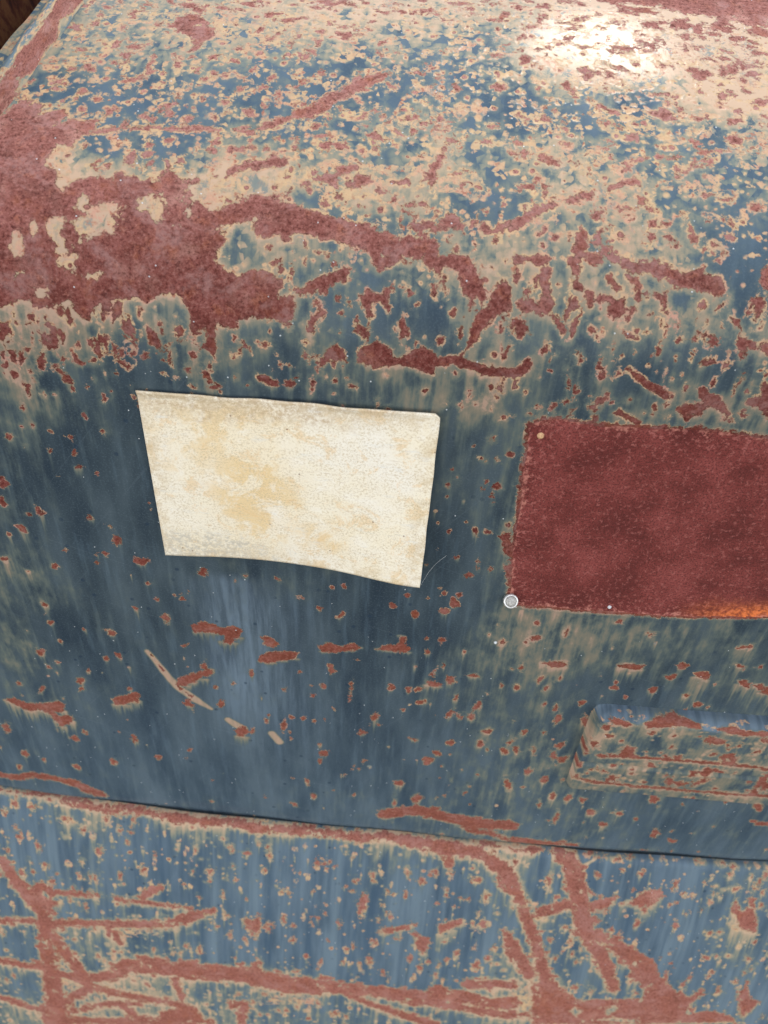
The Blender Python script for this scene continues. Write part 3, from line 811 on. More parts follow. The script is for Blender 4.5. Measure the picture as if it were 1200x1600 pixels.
ML = """L -404.7,97,6 -391.7,126,7.1 -376,156.5,7.4 -365.7,171.5,8.6
L -361.8,134,10.6 -363.6,174.5,8.9 -369.7,229.5,8 -369.4,267.5,10.2 -369.5,330,11.1 -375.8,376.5,15.4
L -416.7,192.5,4.5 -379.4,186,4.5
L -360,186,5 -293.2,174.5,5 -224.4,163,6 -202,151,7.1 -170.1,131,3.3
L -374.2,139.5,4 -340.6,135,3.8 -302.1,132,3
L -280.7,133.5,3 -254.3,132.5,2.5 -194.1,131.5,2.3
L -251.5,125.5,3.2 -236.5,112,4.9 -227.9,104,4
L -357.6,208.5,7.7 -343.6,239.5,7.9 -327.7,279.5,7.4
L -426.8,265,5.6 -382.1,268,5.9 -352.4,274.5,5.8 -321,291,6.5 -288.5,299,6.1 -226.5,302.5,6.1 -200.9,310.5,6.7
L -314.3,273,7.8 -295.5,264,8.1 -273.7,242,11.3 -233.1,239,12.6 -197.6,235,12.5 -159.8,234,12.8 -121.9,233.5,13.5
L -362.6,337.5,6.1 -338.2,306.5,6.2 -321.3,293,5.6
L -437.7,335.5,4.6 -413.7,348,4.8 -378.9,361,4.7
L -353.6,349,4.5 -306.1,322,4.3 -266.4,314,4.8
P 0 -240.8,322.5 -200.7,306 -181.1,338 -245.4,350
L -218.8,256,4.8 -213,291.5,4.1
P 0 -154.6,287.5 -131.2,283.5 -135.9,329.5 -143.8,331 -145.8,300.5 -154.9,300
L -291.1,179.5,3 -292.3,193.5,2.5
L -285.7,187,4.1 -279.6,206,3.2
L -290.2,318.5,5.3 -268.9,345.5,5.9 -229,342.5,7
L -380.6,373,7.3 -256,350,7 -181,335.5,7
S -382.7,17,5.1,5.3,16.5
S -363.6,18,5.1,4.8,22.5
S -327.9,29,8.1,4.3,20
S -284,21.5,5.8,5.5,28
S -271.8,32,4.2,5,31.5
S -361.8,71.5,4.3,6,28
S -357,96.5,3.4,4.5,13
S -383.1,112,4.4,6.5,26
S -380.3,60,2.8,5.3,12
S -394.8,28.5,3.7,5,8.5
S -295.4,67,3.3,4,24.5
S -318.9,104.5,4.3,3.8,12.5
S -301.2,103,3.4,6.5,46
S -245.9,83.5,4.3,6,51.5
S -233.5,60.5,2.8,4.3,18
S -272.5,97,2.4,3.8,12.5
S -255.3,16,2.8,6.5,30.5
S -189,45.5,3.3,5.8,17.5
S -172.9,75.5,3.8,6.8,18.5
S -145.8,81,2.4,3,12.5
S -151.2,167,3.5,5.5,21.5
S -126.7,149.5,6.9,12.3,17
S -134.1,171.5,3.5,6.3,21
S -187.6,197.5,3.5,6.8,7.5
S -350.9,119,4.9,5.8,20
S -332.9,144,3.5,4,24
S -159,108,2,4,19.5
S -158.1,137.5,2.9,4.8,10
S -241.3,206.5,2,3.8,11.5
S -132.1,43.5,2.8,3,11.5
S -290.1,228,2.6,5.5,0
S -418.9,209,3.1,6.1,11.5
S -209.1,208.5,2,3,0
S -315.1,146,1.5,2,0
S -383.9,262.5,2.1,3.3,0
S -308,233,2.6,5.3,11.5
S -280.9,206,2.5,3.8,0
S -307.9,189,2.5,2.8,22
S -271.7,181.5,2,2.3,21.5
S -246.9,175.5,2.5,2.8,32.5
C 0 -355.5,234 -350.5,256 -343.3,282.5 -328,284 -348.2,304.5 -361.4,307
C 0 -322.4,303.5 -251.3,286 -226.3,298 -288.8,303.5
C 0 -293.7,179.5 -229.7,172.5 -245.3,189 -289.8,193
L 35.3,10,4.8 60.6,11.5,7.5 83.9,14,9 106.8,13,6.5 128.2,20.5,7.4 148.4,35,9 160.3,57.5,8.4
P 0 75.5,23.5 91.5,21.5 90.6,36 83.8,36.5
S -107.7,43,3.3,6.3,17.5
S -113,64.5,3.8,4.3,12
S -56.2,48,4.2,5.8,32.5
S -93.7,92,3.8,4.3,19.5
S -90.5,132.5,5.4,6.8,13
S -119.4,148.5,3.7,12.3,0
S -108.5,146.5,2,4.8,21
S -9.3,15,4.1,4.8,22.5
S 5.3,60.5,2.3,5.3,15
S -2.8,102,4.8,12.8,16
S -28.8,133.5,2.5,5.5,20.5
S -79.6,166.5,4.4,6.3,17.5
S -63.5,192.5,3.5,4.3,18.5
S -47.1,201,3,6.8,19
S 12.6,158.5,6.1,6.3,21
S 10.9,191,4,7.3,18
S -17.2,175,4.4,5,14.5
S -10.1,168.5,2,3.5,11
S 29.2,117,3.3,4.8,23.5
S 60.1,58.5,3.7,6,24
S 43.1,50,1.9,4,24
S 74.2,46.5,1.9,4,23.5
S 89.2,44.5,4.2,6.3,57.5
S 87.1,71.5,2.8,6.8,25
S 117.6,50,6.9,3.5,12
S 131.8,72.5,4.2,6.8,15.5
S 43.1,80,2.8,3.8,25.5
S 121.2,115.5,3.3,4.8,19.5
S 131.9,114,5.9,8.6,19.5
S 108.5,164.5,4.4,7,39.5
S 132.1,179.5,6.3,8.6,25
S 143.9,165.5,5.3,5.8,14
S 68.1,193.5,4.4,6.5,18.5
S 62.1,211,3,6.8,15.5
S 87.7,204,3.5,6.8,14.5
S 97,210,2.5,3.5,34.5
S 55.8,179,2.5,4.3,21.5
S 150.4,148.5,2.9,4.8,14
S -98,222,5.1,3,8
S -116.8,212,2.5,6.8,7.5
S -74.1,220.5,4.6,3.8,0
S -47.4,275.5,4.7,6.5,0
S -26.1,293,8.4,8.5,0
S -111.8,265.5,3.1,3.3,0
S -106.7,306.5,3.2,3.5,0
S -85.9,294.5,2.6,3.5,0
S -111.4,33.5,1.9,1.8,0
S -11.9,67.5,2.3,1.8,9
S -15.8,83,2.4,1.8,9.5
S 20.8,99,1.9,2,0
S 31.4,81.5,1.9,2.3,0
S 97.4,92.5,2.3,2.5,0
S 126.5,98.5,1.9,3.3,0
S -45.4,55.5,1.9,2.3,8.5
S -60.2,134.5,1.5,3.3,10
S -52,128.5,1.9,3.3,10
S -0.9,201.5,2,5.3,19
S 25.7,209,2,3.8,0
S 38.8,149.5,1.9,2.8,0
S 98.7,176.5,2,3.5,29
S 126.5,152,1.9,2.8,0
S -107.2,150,1.5,3.5,0
L 21.2,140,4.1 37.7,134.5,3.3 56.3,125,1.8
P 17.5 55.9,135.5 64.9,141 76.1,144.5 76.1,158.5 69.8,170 61.3,157
P 59.5 82.6,123.5 93.8,115.5 108.8,110 110.7,116.5 94.9,127 86.2,136.5
P 0 153.8,118 166.4,123 172.2,167 163.2,154 157.8,130.5
L -121.9,241.5,11.8 -83.8,245,15.8 -45.8,243,12 -7.7,243,9.8 30.4,243,10 68.9,247,11.8 101.6,244,13.8
L -12.3,253.5,4.1 19.3,269,5.1 58.9,283.5,6 93.6,295,8.5
L 101.6,244,17.7 131.1,236,9.8 157.3,244,7.8 181.5,237,11.7
L 128.5,213,7.6 152.8,208,6.3 177.5,206.5,6.5
L 107.8,255.5,6 185,262.5,6
C 0 94.5,249 182.1,240.5 185.3,264.5 120.7,257.5
C 0 -122.2,275.5 -70.9,259 -45,267 -44.8,275 -122.3,288
L 200.1,4,6.6 214.1,11.5,9.3 224.4,36,9.7 234.2,70.5,10.3 244.3,104,9.6 263.7,135,9 277.9,161,7.5 294.5,199,5
L 259.2,109,6 286.5,129,8.9 308.8,147,11.5 328.3,173,12.4 348.4,200,14.5 367.5,220.5,13.7
L 156.2,43,5.9 176.2,89,5.5 194.1,133,6.3 210.1,176.5,6.3 218.7,201,10.2
L 168.6,139.5,8 194.4,185.5,7
L 188.2,91,5.4 203.2,81.5,7 222.8,71.5,6.9
L 243.8,72.5,4.5 259.1,66,7.4 271.2,56,2
P 47.5 277,63 290.1,58.5 298.8,43 316.8,41 320.6,49.5 311.4,62.5 304.7,75 296.2,67
P 58.5 398.1,66 397.8,50 406.9,65.5 413.3,59 412.5,44 417.5,46.5 429.5,94.5 421,92 411.4,89.5
L 415.1,35,1 416.4,21,0.5
P 0 433,190.5 440.1,180.5 449.8,199.5 461,206 455.4,222 447.8,234.5
P 0 198.8,200 222.5,193 247.7,212.5 254.5,223 278.4,218 293.2,218 316.9,213 349.9,207.5 366.2,215 380.1,211.5 393.9,229 415.3,226.5 439.5,235.5 443.8,243 212,273
N 0 249.1,243.5 256.4,234.5 265,241.5 259.4,252
N 0 289.1,236 299.4,225 305.7,232 295.7,245.5
N 0 277.6,256 303.8,248.5 334.2,250.5 305.8,258
L 378.5,215.5,4.4 387.9,203,4.1 392.5,191,2.3
C 0 178,210 198,211.5 209.7,241 198.5,250.5 182.6,244.5
L 184.2,256.5,4.8 210.2,261,4
S 196.5,41.5,4.1,10.3,17.5
S 246.1,28,4.1,5.1,22.5
S 291.5,21,4.4,5.6,31
S 330.1,32.5,4.4,6.3,20
S 342.4,44.5,4.5,4.1,17.5
S 351.9,46.5,3.1,3.6,11.5
S 371.5,53.5,3.6,4.1,15
S 340.7,89,3.6,5.9,45
S 299.5,91.5,4.2,7.1,25.5
S 380.1,99,3.6,3.8,16
S 232.4,125,4.2,6.1,6.5
S 210.7,124.5,2.8,3.3,6.5
S 273.7,104,4.6,4.6,16
S 262.9,75,3.3,4.3,12
S 206.6,64,3.6,4.8,15
S 395.3,162,4.2,5.6,24.5
S 383.8,137,5.7,4.6,0
S 411.2,189,3.3,5.9,29.5
S 368.9,183,2.8,3.6,0
S 431.9,137,3.2,3.4,0
S 394.9,35.5,4.1,3,11.5
S 426.3,173,2.8,2.8,0
S 309.6,182.5,4.8,4.3,0
S 248.3,201,7.3,5.1,0
S 336.2,60,1.3,1.8,0
S 329.8,62,1.8,2.5,0
S 272.1,20,1.8,2.3,0
S 360.8,28.5,1.7,2.3,0
S 390.3,98,1.8,2.6,0
S 432.2,110.5,1.8,2.6,0
S 343.9,133,1.9,2,0
S 350.5,73.5,1.4,2.3,9.5
S 373.1,44.5,1.8,2.3,0
S 424.3,37.5,2.2,2.8,8.5
S 432.2,158,1.8,2.8,0
CL 241.2,8,1 231.9,16.5,1.9"""
MK = """P 0 196.1,-540.2 209,-540 220.1,-547.5 211.9,-551.7 201.4,-547.1
P 0 226.5,-543.6 240.5,-534.2 253,-526.6 274.3,-537 278.3,-544 257.5,-542.4 244.1,-547.2 233.8,-550.2
P 0 291.9,-540.6 305,-535.8 316.2,-541.8 347.6,-537.5 350.3,-544.7 311.7,-550.1 299.6,-547.2
P 0 283.3,-560.3 287.3,-555.1 303.5,-559 301.9,-565.6 291.6,-568.6
P 0 219.1,-597 220.4,-578.8 229.9,-582.3 231.8,-593.5 238.6,-597.5 225.5,-599.4
P 0 306.1,-584.4 317.3,-577.8 324.9,-594.9 313.1,-600
S 184.7,-538.8,3.6,4.7,0
S 182.2,-548.2,3.3,6,0
S 197.8,-555.2,4,4.3,0
S 203.3,-566.9,3,3.1,0
S 193,-584.3,4.1,8.1,0
S 187.6,-594.9,2.7,4.6,0
S 215.6,-548.1,4,3,0
S 270.3,-592.9,4.1,4.6,0
S 251.9,-610.8,3.8,4.8,0
S 334.8,-573.7,2.5,4.6,0
S 299.6,-582,2.9,3.3,0
S 220,-617.2,3.5,4.1,0
S 187.4,-622.1,3.5,4.1,0
S 336.7,-552.8,2.9,4.4,0
S 352.2,-564.7,5.4,6.5,0
S 368.1,-581.9,5.5,6.7,0
S 239,-555.6,1.8,3.1,0
S 317.2,-566.6,1.8,2.6,0
L 202.5,-601.1,1.7 231.1,-598.6,2 258.2,-598,1.7 296.7,-597.4,2 355.2,-598.8,1.7 393.6,-598.2,1.7
S 134.1,-637,3.2,4.9,0
S 190.1,-644.6,2.8,5,0
S 223.8,-641.3,4.9,5,0
S 277.4,-638.5,4.7,7.9,0
S 288,-640.5,6.2,5.1,0
S 305.6,-632.4,3.9,8.9,0
S 304.2,-615,5.7,6.9,0
S 312.5,-610.3,7.5,4.8,0
S 365.9,-633.9,3.8,7.3,0
S 347.3,-626,2.7,2.9,0
S 293.9,-620,2.7,4.9,0
S 212.8,-628.7,2.7,3.5,0
S 238.7,-628.4,1.6,2.8,0
L 188.5,-646.7,1.7 212.1,-652.2,1.8 253.1,-653.2,2.2 314,-653,1.8 374.1,-651,2.6 413.5,-648.5,2.2
L 359.3,-610.2,2.7 359.1,-631.4,2.2 359.5,-649.6,2.8
CL 183.7,-633.1,1.4 188.5,-646.7,1.7 199.5,-650.5,1.7"""
SU = "-260,-41,0.35 48,-13,0.5 149,-4,0.35 208,0,0.4 25,3,0.4 -14,0,0.4 -55,0,0.28 -160,-12,0.16 -216,-17,0.24 -249,-30,0.5 -235,-70,0.1 -194,-93,0.07 -229,-158,0.08 39,-44,0.2 60,-74,0.25 49,-128,0.1 77,-125,0.3 202,-208,0.44 278,-206,0.32 126,-217,0.53 147,-192,0.53 -299,-200,0.35 -325,-280,0.35 -290,-133,0.2 -278,-274,0.1 -165,-260,0.15 -55,-247,0.1 21,-199,0.02 -55,-382,0.07 34,-369,0.13 122,-356,0.29 160,-402,0.32 337,-479,0.16 209,-487,0.26 370,-461,0.21 242,-258,0.26 220,-278,0.11 -180,-399,0.08 -320,-474,0.15 -221,0,0.36 -177,12,0.24 -155,31,0.4 -179,0,0.08 -137,7,0.36 -95,23,0.32 -76,12,0.12 -67,25,0.4 -39,15,0.24 0,10,0.44 45,9,0.48 84,41,0.28 102,26,0.24 116,15,0.28 141,29,0.16 166,6,0.4 190,33,0.08 203,46,0.32 23,28,0.16 -9,38,0.16 -37,47,0.12 1,50,0.12 28,56,0.24 -97,77,0.4 -78,82,0.4 -109,82,0.44 -57,68,0.24 -49,61,0.12 -19,67,0.12 -3,68,0.32 -35,77,0.32 -121,87,0.45 49,80,0.48 84,71,0.24 107,76,0.36 120,59,0.4 141,83,0.4 173,66,0.4 190,91,0 207,69,0.08 159,54,0.28 147,18,0.04 -98,84,0.4 -82,120,0.45 -69,112,0.03 -50,98,0.03 -25,96,0.06 -5,90,0.16 -38,115,0.45 -3,123,0.38 14,144,0.35 31,116,0.06 50,123,0.06 62,114,0.03 74,107,0.32 93,131,0.38 113,133,0.32 132,116,0.38 105,101,0.2 152,122,0.19 171,119,0.1 190,112,0.03 204,141,0.13 -234,180,0 -194,184,0 -149,166,0 -112,193,0 -71,197,0 -88,172,0 -29,201,0.04 10,225,0.04 53,192,0 94,190,0 137,213,0 183,182,0 -165,143,0 -206,144,0 210,202,0.32 -17,151,0.13 -46,154,0.12 34,151,0.13 86,167,0.32 134,166,0.06 156,190,0.16 -236,238,0.17 -210,256,0.17 -126,283,0.33 -145,264,0.22 -59,291,0.44 7,300,0.39 53,289,0.28 35,271,0.11 97,271,0.72 118,251,0.64 181,237,0.72 213,227,0.72 187,290,0.8 146,328,0.8 210,168,0.19 -229,75,0.6 -216,72,0.6 -195,87,0.64 -162,98,0.64 -223,120,0.64 -132,111,0.56 -241,70,0.72 -213,62,0.76 -196,54,0.76"  # stain amounts; high ones at the top right also paint in the sun highlight
SL = "-365,49,0.1 -261,33,0.15 -309,8,0.5 -192,8,0.45 -227,71,0.02 -157,61,0.2 -109,12,0.2 -52,47,0 -41,5,0.15 14,13,0.35 89,74,0.05 145,68,0.25 152,15,0.5 186,5,0.1 255,13,0.05 329,48,0 304,97,0 396,42,0.25 405,116,0.3 355,142,0 243,154,0.2 453,195,0.1 193,215,0.5 97,152,0.05 -48,172,0 28,216,0.05 -83,269,0.35 -160,257,0.35 -195,184,0.2 -172,129,0.1 -267,154,0.25 -308,214,0.4 -325,154,0.15 -398,220,0.2 -401,302,0.25 -331,288,0.4 -276,278,0.6 -395,367,0.5 -201,328,0.5 33,287,0.3 -158,189,0.05 -85,117,0 397,202,0.2"

rng = np.random.default_rng(7)

class Sheet:
    """distance fields of the marks over a grid of (s, t)"""
    def __init__(self, s, t, grow=1.0, tilt=0.5, ring=False):
        self.grow, self.tilt, self.ring = grow, tilt, ring
        self.s, self.t = s, t
        self.dr = np.full((len(t), len(s)), 30.0)
        self.dc = np.full((len(t), len(s)), 30.0)
        self.dp = np.full((len(t), len(s)), 30.0)
        self.run = np.zeros((len(t), len(s)))
    def win(self, x0, x1, y0, y1):
        a, b = np.searchsorted(self.s, [x0, x1]); c, d = np.searchsorted(self.t, [y0, y1])
        if b-a < 1 or d-c < 1: return None
        sl = (slice(c, d), slice(a, b))
        X, Y = np.meshgrid(self.s[a:b], self.t[c:d])
        return sl, X, Y
    @staticmethod
    def poly(X, Y, p):
        d = np.full(X.shape, 1e9); ins = np.zeros(X.shape, bool)
        n = len(p)
        for i in range(n):
            ax, ay = p[i]; bx, by = p[(i+1) % n]
            ex, ey = bx-ax, by-ay; L = ex*ex+ey*ey+1e-9
            u = np.clip(((X-ax)*ex+(Y-ay)*ey)/L, 0, 1)
            d = np.minimum(d, (X-ax-u*ex)**2+(Y-ay-u*ey)**2)
            if ay != by:
                c = ((ay > Y) != (by > Y)) & (X < (bx-ax)*(Y-ay)/(by-ay)+ax)
                ins ^= c
        d = np.sqrt(d)
        return np.where(ins, -d, d)
    @staticmethod
    def line(X, Y, p):
        d = np.full(X.shape, 1e9)
        for (ax, ay, ar), (bx, by, br) in zip(p[:-1], p[1:]):
            ex, ey = bx-ax, by-ay; L = ex*ex+ey*ey+1e-9
            u = np.clip(((X-ax)*ex+(Y-ay)*ey)/L, 0, 1)
            d = np.minimum(d, np.sqrt((X-ax-u*ex)**2+(Y-ay-u*ey)**2)-(ar+u*(br-ar)))
        return d
    def put(self, what, d, sl):
        f = {'r': self.dr, 'c': self.dc, 'p': self.dp}[what]
        f[sl] = np.minimum(f[sl], d)
    def drip(self, x0, x1, y0, ln, amt=1.0):
        g = self.win(x0-3, x1+3, y0-ln-2, y0+3)
        if g is None: return
        sl, X, Y = g
        wd = (x1-x0)/2+0.3; cx = (x0+x1)/2
        v = (y0-Y)/ln
        ragg = 0.75+0.3*np.sin(X*1.9+cx*3)+0.22*np.sin(X*4.3+y0)
        prof = np.clip(1-v/np.clip(ragg, 0.3, 1.3), 0, 1)**1.5*np.clip((y0-Y+2.0)/2, 0, 1)
        lat = np.clip(1.3-np.abs(X-cx)/wd/(1-0.45*np.clip(v, 0, 1)), 0, 0.7)/0.7
        self.run[sl] = np.maximum(self.run[sl], amt*0.85*prof*lat)
    def spot(self, x, y, rx, ry, ln=0, what='r', jit=0.25, ang=None):
        m = max(rx, ry)*1.4+8
        g = self.win(x-m, x+m, y-m, y+m)
        if g is None: return
        sl, X, Y = g
        a = rng.uniform(-1, 1)*self.tilt if ang is None else ang
        c, s_ = math.cos(a), math.sin(a)
        U = ((X-x)*c+(Y-y)*s_)/max(rx, 0.2); V = (-(X-x)*s_+(Y-y)*c)/max(ry, 0.2)
        th = np.arctan2(V, U); ph = rng.uniform(0, 6.28, 3)
        k = 1+jit*(0.55*np.sin(2*th+ph[0])+0.45*np.sin(3*th+ph[1])+0.35*np.sin(5*th+ph[2]))
        d = (np.sqrt(U*U+V*V)-k)*min(rx, ry)
        d = np.where(d > 0, d*np.minimum(1, 1.0), d)
        self.put(what, d, sl)
        if ln > 0: self.drip(x-rx, x+rx, y-ry*0.2, ln)
    def marks(self, text):
        neg = []
        for l in text.split('\n'):
            q = l.split()
            if not q: continue
            c = q[0]
            if c in ('S', 'CR'):
                x, y, rx, ry, ln = map(float, q[1].split(','))
                q_ = self.grow*rng.uniform(0.65, 1.1) if max(rx, ry) < 12 else 1
                self.spot(x, y, rx*q_, ry*q_, ln, 'r' if c == 'S' else 'c')
                if c == 'S' and self.ring: self.spot(x, y-ry*0.3, rx*0.85, ry*1.2, 0, 'c')
                continue
            if c in ('L', 'CL'):
                p = [tuple(map(float, a.split(','))) for a in q[1:]]
                A = np.array(p); m = A[:, 2].max()+14
            else:
                ln = float(q[1]); p = [tuple(map(float, a.split(','))) for a in q[2:]]
                A = np.array(p); m = 14
            g = self.win(A[:, 0].min()-m, A[:, 0].max()+m, A[:, 1].min()-m, A[:, 1].max()+m)
            if g is None: continue
            sl, X, Y = g
            if c in ('L', 'CL'):
                d_ = self.line(X, Y, p)
                if c == 'L': self.put('r', d_, sl)
                else: self.run[sl] = np.maximum(self.run[sl], 1.15*np.clip(0.5-(d_-0.4)/2.2, 0, 1))
                if c == 'L':
                    for (ax, ay, ar), (bx, by, br) in zip(p[:-1], p[1:]):
                        ll = math.hypot(bx-ax, by-ay)
                        for _ in range(int(ll/8)):
                            u = rng.random(); r_ = ar+u*(br-ar); nx, ny = -(by-ay)/(ll+1e-6), (bx-ax)/(ll+1e-6); sg = rng.choice((-1, 1))*r_*rng.uniform(0.85, 1.25)
                            q_ = max(0.5, r_*rng.uniform(0.15, 0.45))
                            self.spot(ax+u*(bx-ax)+nx*sg, ay+u*(by-ay)+ny*sg, q_*rng.uniform(0.8, 1.9), q_, 0, 'r', 0.4, math.atan2(by-ay, bx-ax)+rng.uniform(-0.5, 0.5))
            elif c == 'P':
                self.put('r', self.poly(X, Y, p), sl)
                if ln > 0:
                    x0, x1 = A[:, 0].min(), A[:, 0].max(); n = max(1, int((x1-x0)/5))
                    for i in range(n):
                        xa = x0+(x1-x0)*i/n; xb = x0+(x1-x0)*(i+1)/n
                        k = np.argmin(np.abs(A[:, 0]-(xa+xb)/2)+0.2*(A[:, 1]-A[:, 1].min()))
                        self.drip(xa-1.2, xb+1.2, A[k, 1], ln*rng.uniform(0.7, 1.05))
            elif c == 'C': self.put('c', self.poly(X, Y, p), sl)
            elif c == 'R': self.put('p', self.poly(X, Y, p), sl)
            elif c == 'N': neg.append((sl, self.poly(X, Y, p)))
        for sl, d in neg: self.dr[sl] = np.maximum(self.dr[sl], -d)
    def scatter(self, n, x0, x1, y0, y1, r, asp=(0.7, 1.2), keep=None, what='r', ln=0, gap=1.5, p_run=0.5):
        for _ in range(n):
            x, y = rng.uniform(x0, x1), rng.uniform(y0, y1)
            if keep is not None and rng.random() > keep(x, y): continue
            i = min(np.searchsorted(self.t, y), len(self.t)-1); j = min(np.searchsorted(self.s, x), len(self.s)-1)
            if self.dr[i, j] < gap or (what == 'c' and self.dc[i, j] < gap): continue
            rr = r[0]*math.exp(rng.normal(0, r[1]))
            k = rng.uniform(*asp)
            self.spot(x, y, rr, rr*k, ln*rng.uniform(0.3, 1.4) if (ln and rng.random() < p_run) else 0, what, 0.35)
    def weep(self, lo, hi, amt, where=None):
        """rust water creeping down from every bare spot, each column its own length"""
        n = len(self.s)
        k = np.exp(-np.linspace(-2, 2, 5)**2); k /= k.sum()
        z = np.convolve(rng.normal(0, 1, n+4), k, 'valid'); z = (z-z.min())/(z.max()-z.min())
        ln = lo+(hi-lo)*z**2.2
        z2 = np.convolve(rng.normal(0, 1, n+4), k, 'valid')
        a_ = np.clip(0.75+0.35*z2, 0.1, 1.2)
        cur = np.zeros(n)
        for i in range(len(self.t)-1, -1, -1):
            dt = self.t[min(i+1, len(self.t)-1)]-self.t[i]
            cur = np.maximum(cur*np.exp(-dt/ln), np.clip(-self.dr[i]*0.8+0.2, 0, 1)*a_)
            wgt = amt if where is None else amt*where(self.t[i])
            self.run[i] = np.maximum(self.run[i], cur*wgt)
    def base(self, text):
        P = np.array([[float(v) for v in a.split(',')] for a in text.split()])
        cs = np.arange(self.s[0], self.s[-1]+12, 12.0); ct = np.arange(self.t[0], self.t[-1]+12, 12.0)
        X, Y = np.meshgrid(cs, ct)
        d2 = (X[..., None]-P[:, 0])**2+(Y[..., None]-P[:, 1])**2+30
        wgt = d2**-1.7
        f = (wgt*P[:, 2]).sum(-1)/wgt.sum(-1)
        i = np.clip((self.t-ct[0])/12, 0, len(ct)-1.001); j = np.clip((self.s-cs[0])/12, 0, len(cs)-1.001)
        i0 = i.astype(int); j0 = j.astype(int); fi = (i-i0)[:, None]; fj = (j-j0)[None]
        g = lambda a, b: f[np.ix_(a, b)]
        return (g(i0, j0)*(1-fi)+g(i0+1, j0)*fi)*(1-fj)+(g(i0, j0+1)*(1-fi)+g(i0+1, j0+1)*fi)*fj

def axis(a0, a1, f0, f1, step, coarse=8.0):
    return np.concatenate([np.arange(a0, f0, coarse), np.arange(f0, f1, step), np.arange(f1, a1+coarse, coarse)])

def interp_sum(x, xs, ys): return np.interp(x, xs, ys)

# upper sheet -------------------------------------------------------
us = axis(-640, 680, -445, 470, 1.15); ut = axis(-800, 900, -800, 425, 1.15)
U = Sheet(us, ut, 0.9)
U.marks(MU)
top = lambda x, y: np.interp(y, [55, 100, 150, 260], [0.15, 0.6, 1, 1])
U.scatter(1700, -440, 470, 60, 420, (1.9, 0.4), (0.7, 1.5), top, 'c', gap=1.2)
U.scatter(900, -440, 470, 70, 420, (0.95, 0.45), (0.8, 1.6), top, 'r', gap=2.4)
U.scatter(300, -440, 470, -30, 100, (0.7, 0.45), (0.8, 1.6), None, 'r', gap=2.0)
U.tilt = 0.25
U.scatter(260, -440, 470, -8, 70, (0.95, 0.5), (1.2, 3.2), lambda x, y: np.interp(y, [-8, 10, 60, 70], [0.3, 1, 1, 0.5]), 'r', gap=1.2)
U.scatter(120, -440, -180, -8, 50, (1.3, 0.5), (1.2, 2.6), None, 'r', gap=0.8)
U.tilt = 0.5
low = lambda x, y: np.interp(x, [-400, -100, 60, 250, 430], [0.4, 0.35, 0.9, 0.8, 1.0])*np.interp(y, [-540, -300, -150, 0], [1.0, 0.9, 0.45, 0.4])
U.scatter(420, -430, 460, -545, -10, (0.42, 0.5), (0.8, 1.8), low, 'r', 16, 2.0, 0.3)
U.scatter(130, -430, 460, -545, -10, (0.8, 0.4), (0.8, 1.6), low, 'c', 18, 2.0, 0.5)
U.scatter(420, 120, 470, 200, 425, (4.6, 0.55), (0.4, 0.9), lambda x, y: np.clip((x-130)/120, 0, 1)*np.clip((y-200)/80, 0.1, 1), 'r', gap=-1)
U.scatter(260, -260, 300, 245, 425, (3.2, 0.5), (0.4, 0.9), lambda x, y: np.clip((y-240)/60, 0, 1), 'r', gap=0.5)
for _ in range(260):                                   # the metal outside the photograph goes on the same way
    side = rng.random()
    if side < 0.35: x, y = rng.uniform(-640, -470), rng.uniform(-500, 800)
    elif side < 0.7: x, y = rng.uniform(500, 680), rng.uniform(-500, 800)
    else: x, y = rng.uniform(-640, 680), rng.uniform(430, 880)
    rr = rng.uniform(4, 14)*(1.6 if y > 0 else 0.7)
    U.spot(x, y, rr*rng.uniform(0.6, 1.6), rr, 0)
U.weep(1.5, 16, 0.6, lambda t: np.interp(t, [-60, 0, 60, 110], [0.8, 1, 0.8, 0.0]))
for x, y, rx, ry in ((330, 440, 150, 45), (150, 480, 130, 60), (430, 520, 160, 70), (-60, 500, 120, 40), (540, 420, 90, 40), (620, 300, 50, 60), (560, 150, 50, 30), (-560, 120, 70, 50), (-520, 20, 60, 40)): U.spot(x, y, rx, ry, 0, 'r', 0.4)
ubase = U.base(SU)
# lower sheet
ls = axis(-680, 700, -520, 545, 1.4); lt = axis(0, 420, 0, 330, 1.3)
L = Sheet(ls, -lt[::-1], 0.62, 0.15, True)                               # t runs downwards as negative numbers
def flip(text):
    o = []
    for l in text.split('\n'):
        q = l.split()
        if not q: continue
        h = []
        for k, a in enumerate(q[1:]):
            v = a.split(',')
            if len(v) == 1: h.append(a)
            else: v[1] = '%.1f' % -float(v[1]); h.append(','.join(v))
        o.append(' '.join([q[0]]+h))
    return '\n'.join(o)
L.marks(flip(ML))
L.scatter(230, -500, 530, -320, -14, (0.7, 0.4), (0.9, 1.9), None, 'r', 26, 2.5, 0.8)
L.scatter(420, -500, 530, -320, -14, (1.3, 0.4), (1.2, 2.4), None, 'c', 24, 2.0, 0.75)
for x0, x1, t, r in ((-420, -300, -3, 1.6), (-330, -170, -7, 4.5), (-300, -60, -8, 5.0), (-180, 40, -9, 5.5), (-60, 90, -7, 3.5), (120, 180, -5, 2.5)):      # rust along the lip
    L.marks('\n'.join('L '+' '.join('%.1f,%.1f,%.1f' % (x, t+2*math.sin(x*.07), max(0.5, r*(0.7+0.4*math.sin(x*.11+t)))) for x in np.linspace(x0, x1, 9)) for _ in (0,)))
lbase = L.base(' '.join('%s,%g,%s' % (a.split(',')[0], -float(a.split(',')[1]), a.split(',')[2]) for a in SL.split()))
L.scatter(170, -500, 530, -9, -1, (1.5, 0.5), (0.5, 0.9), None, 'c', gap=-1)
L.scatter(60, -500, 530, -9, -1, (1.2, 0.5), (0.5, 0.9), None, 'r', gap=0)
L.weep(2.0, 34, 0.95)
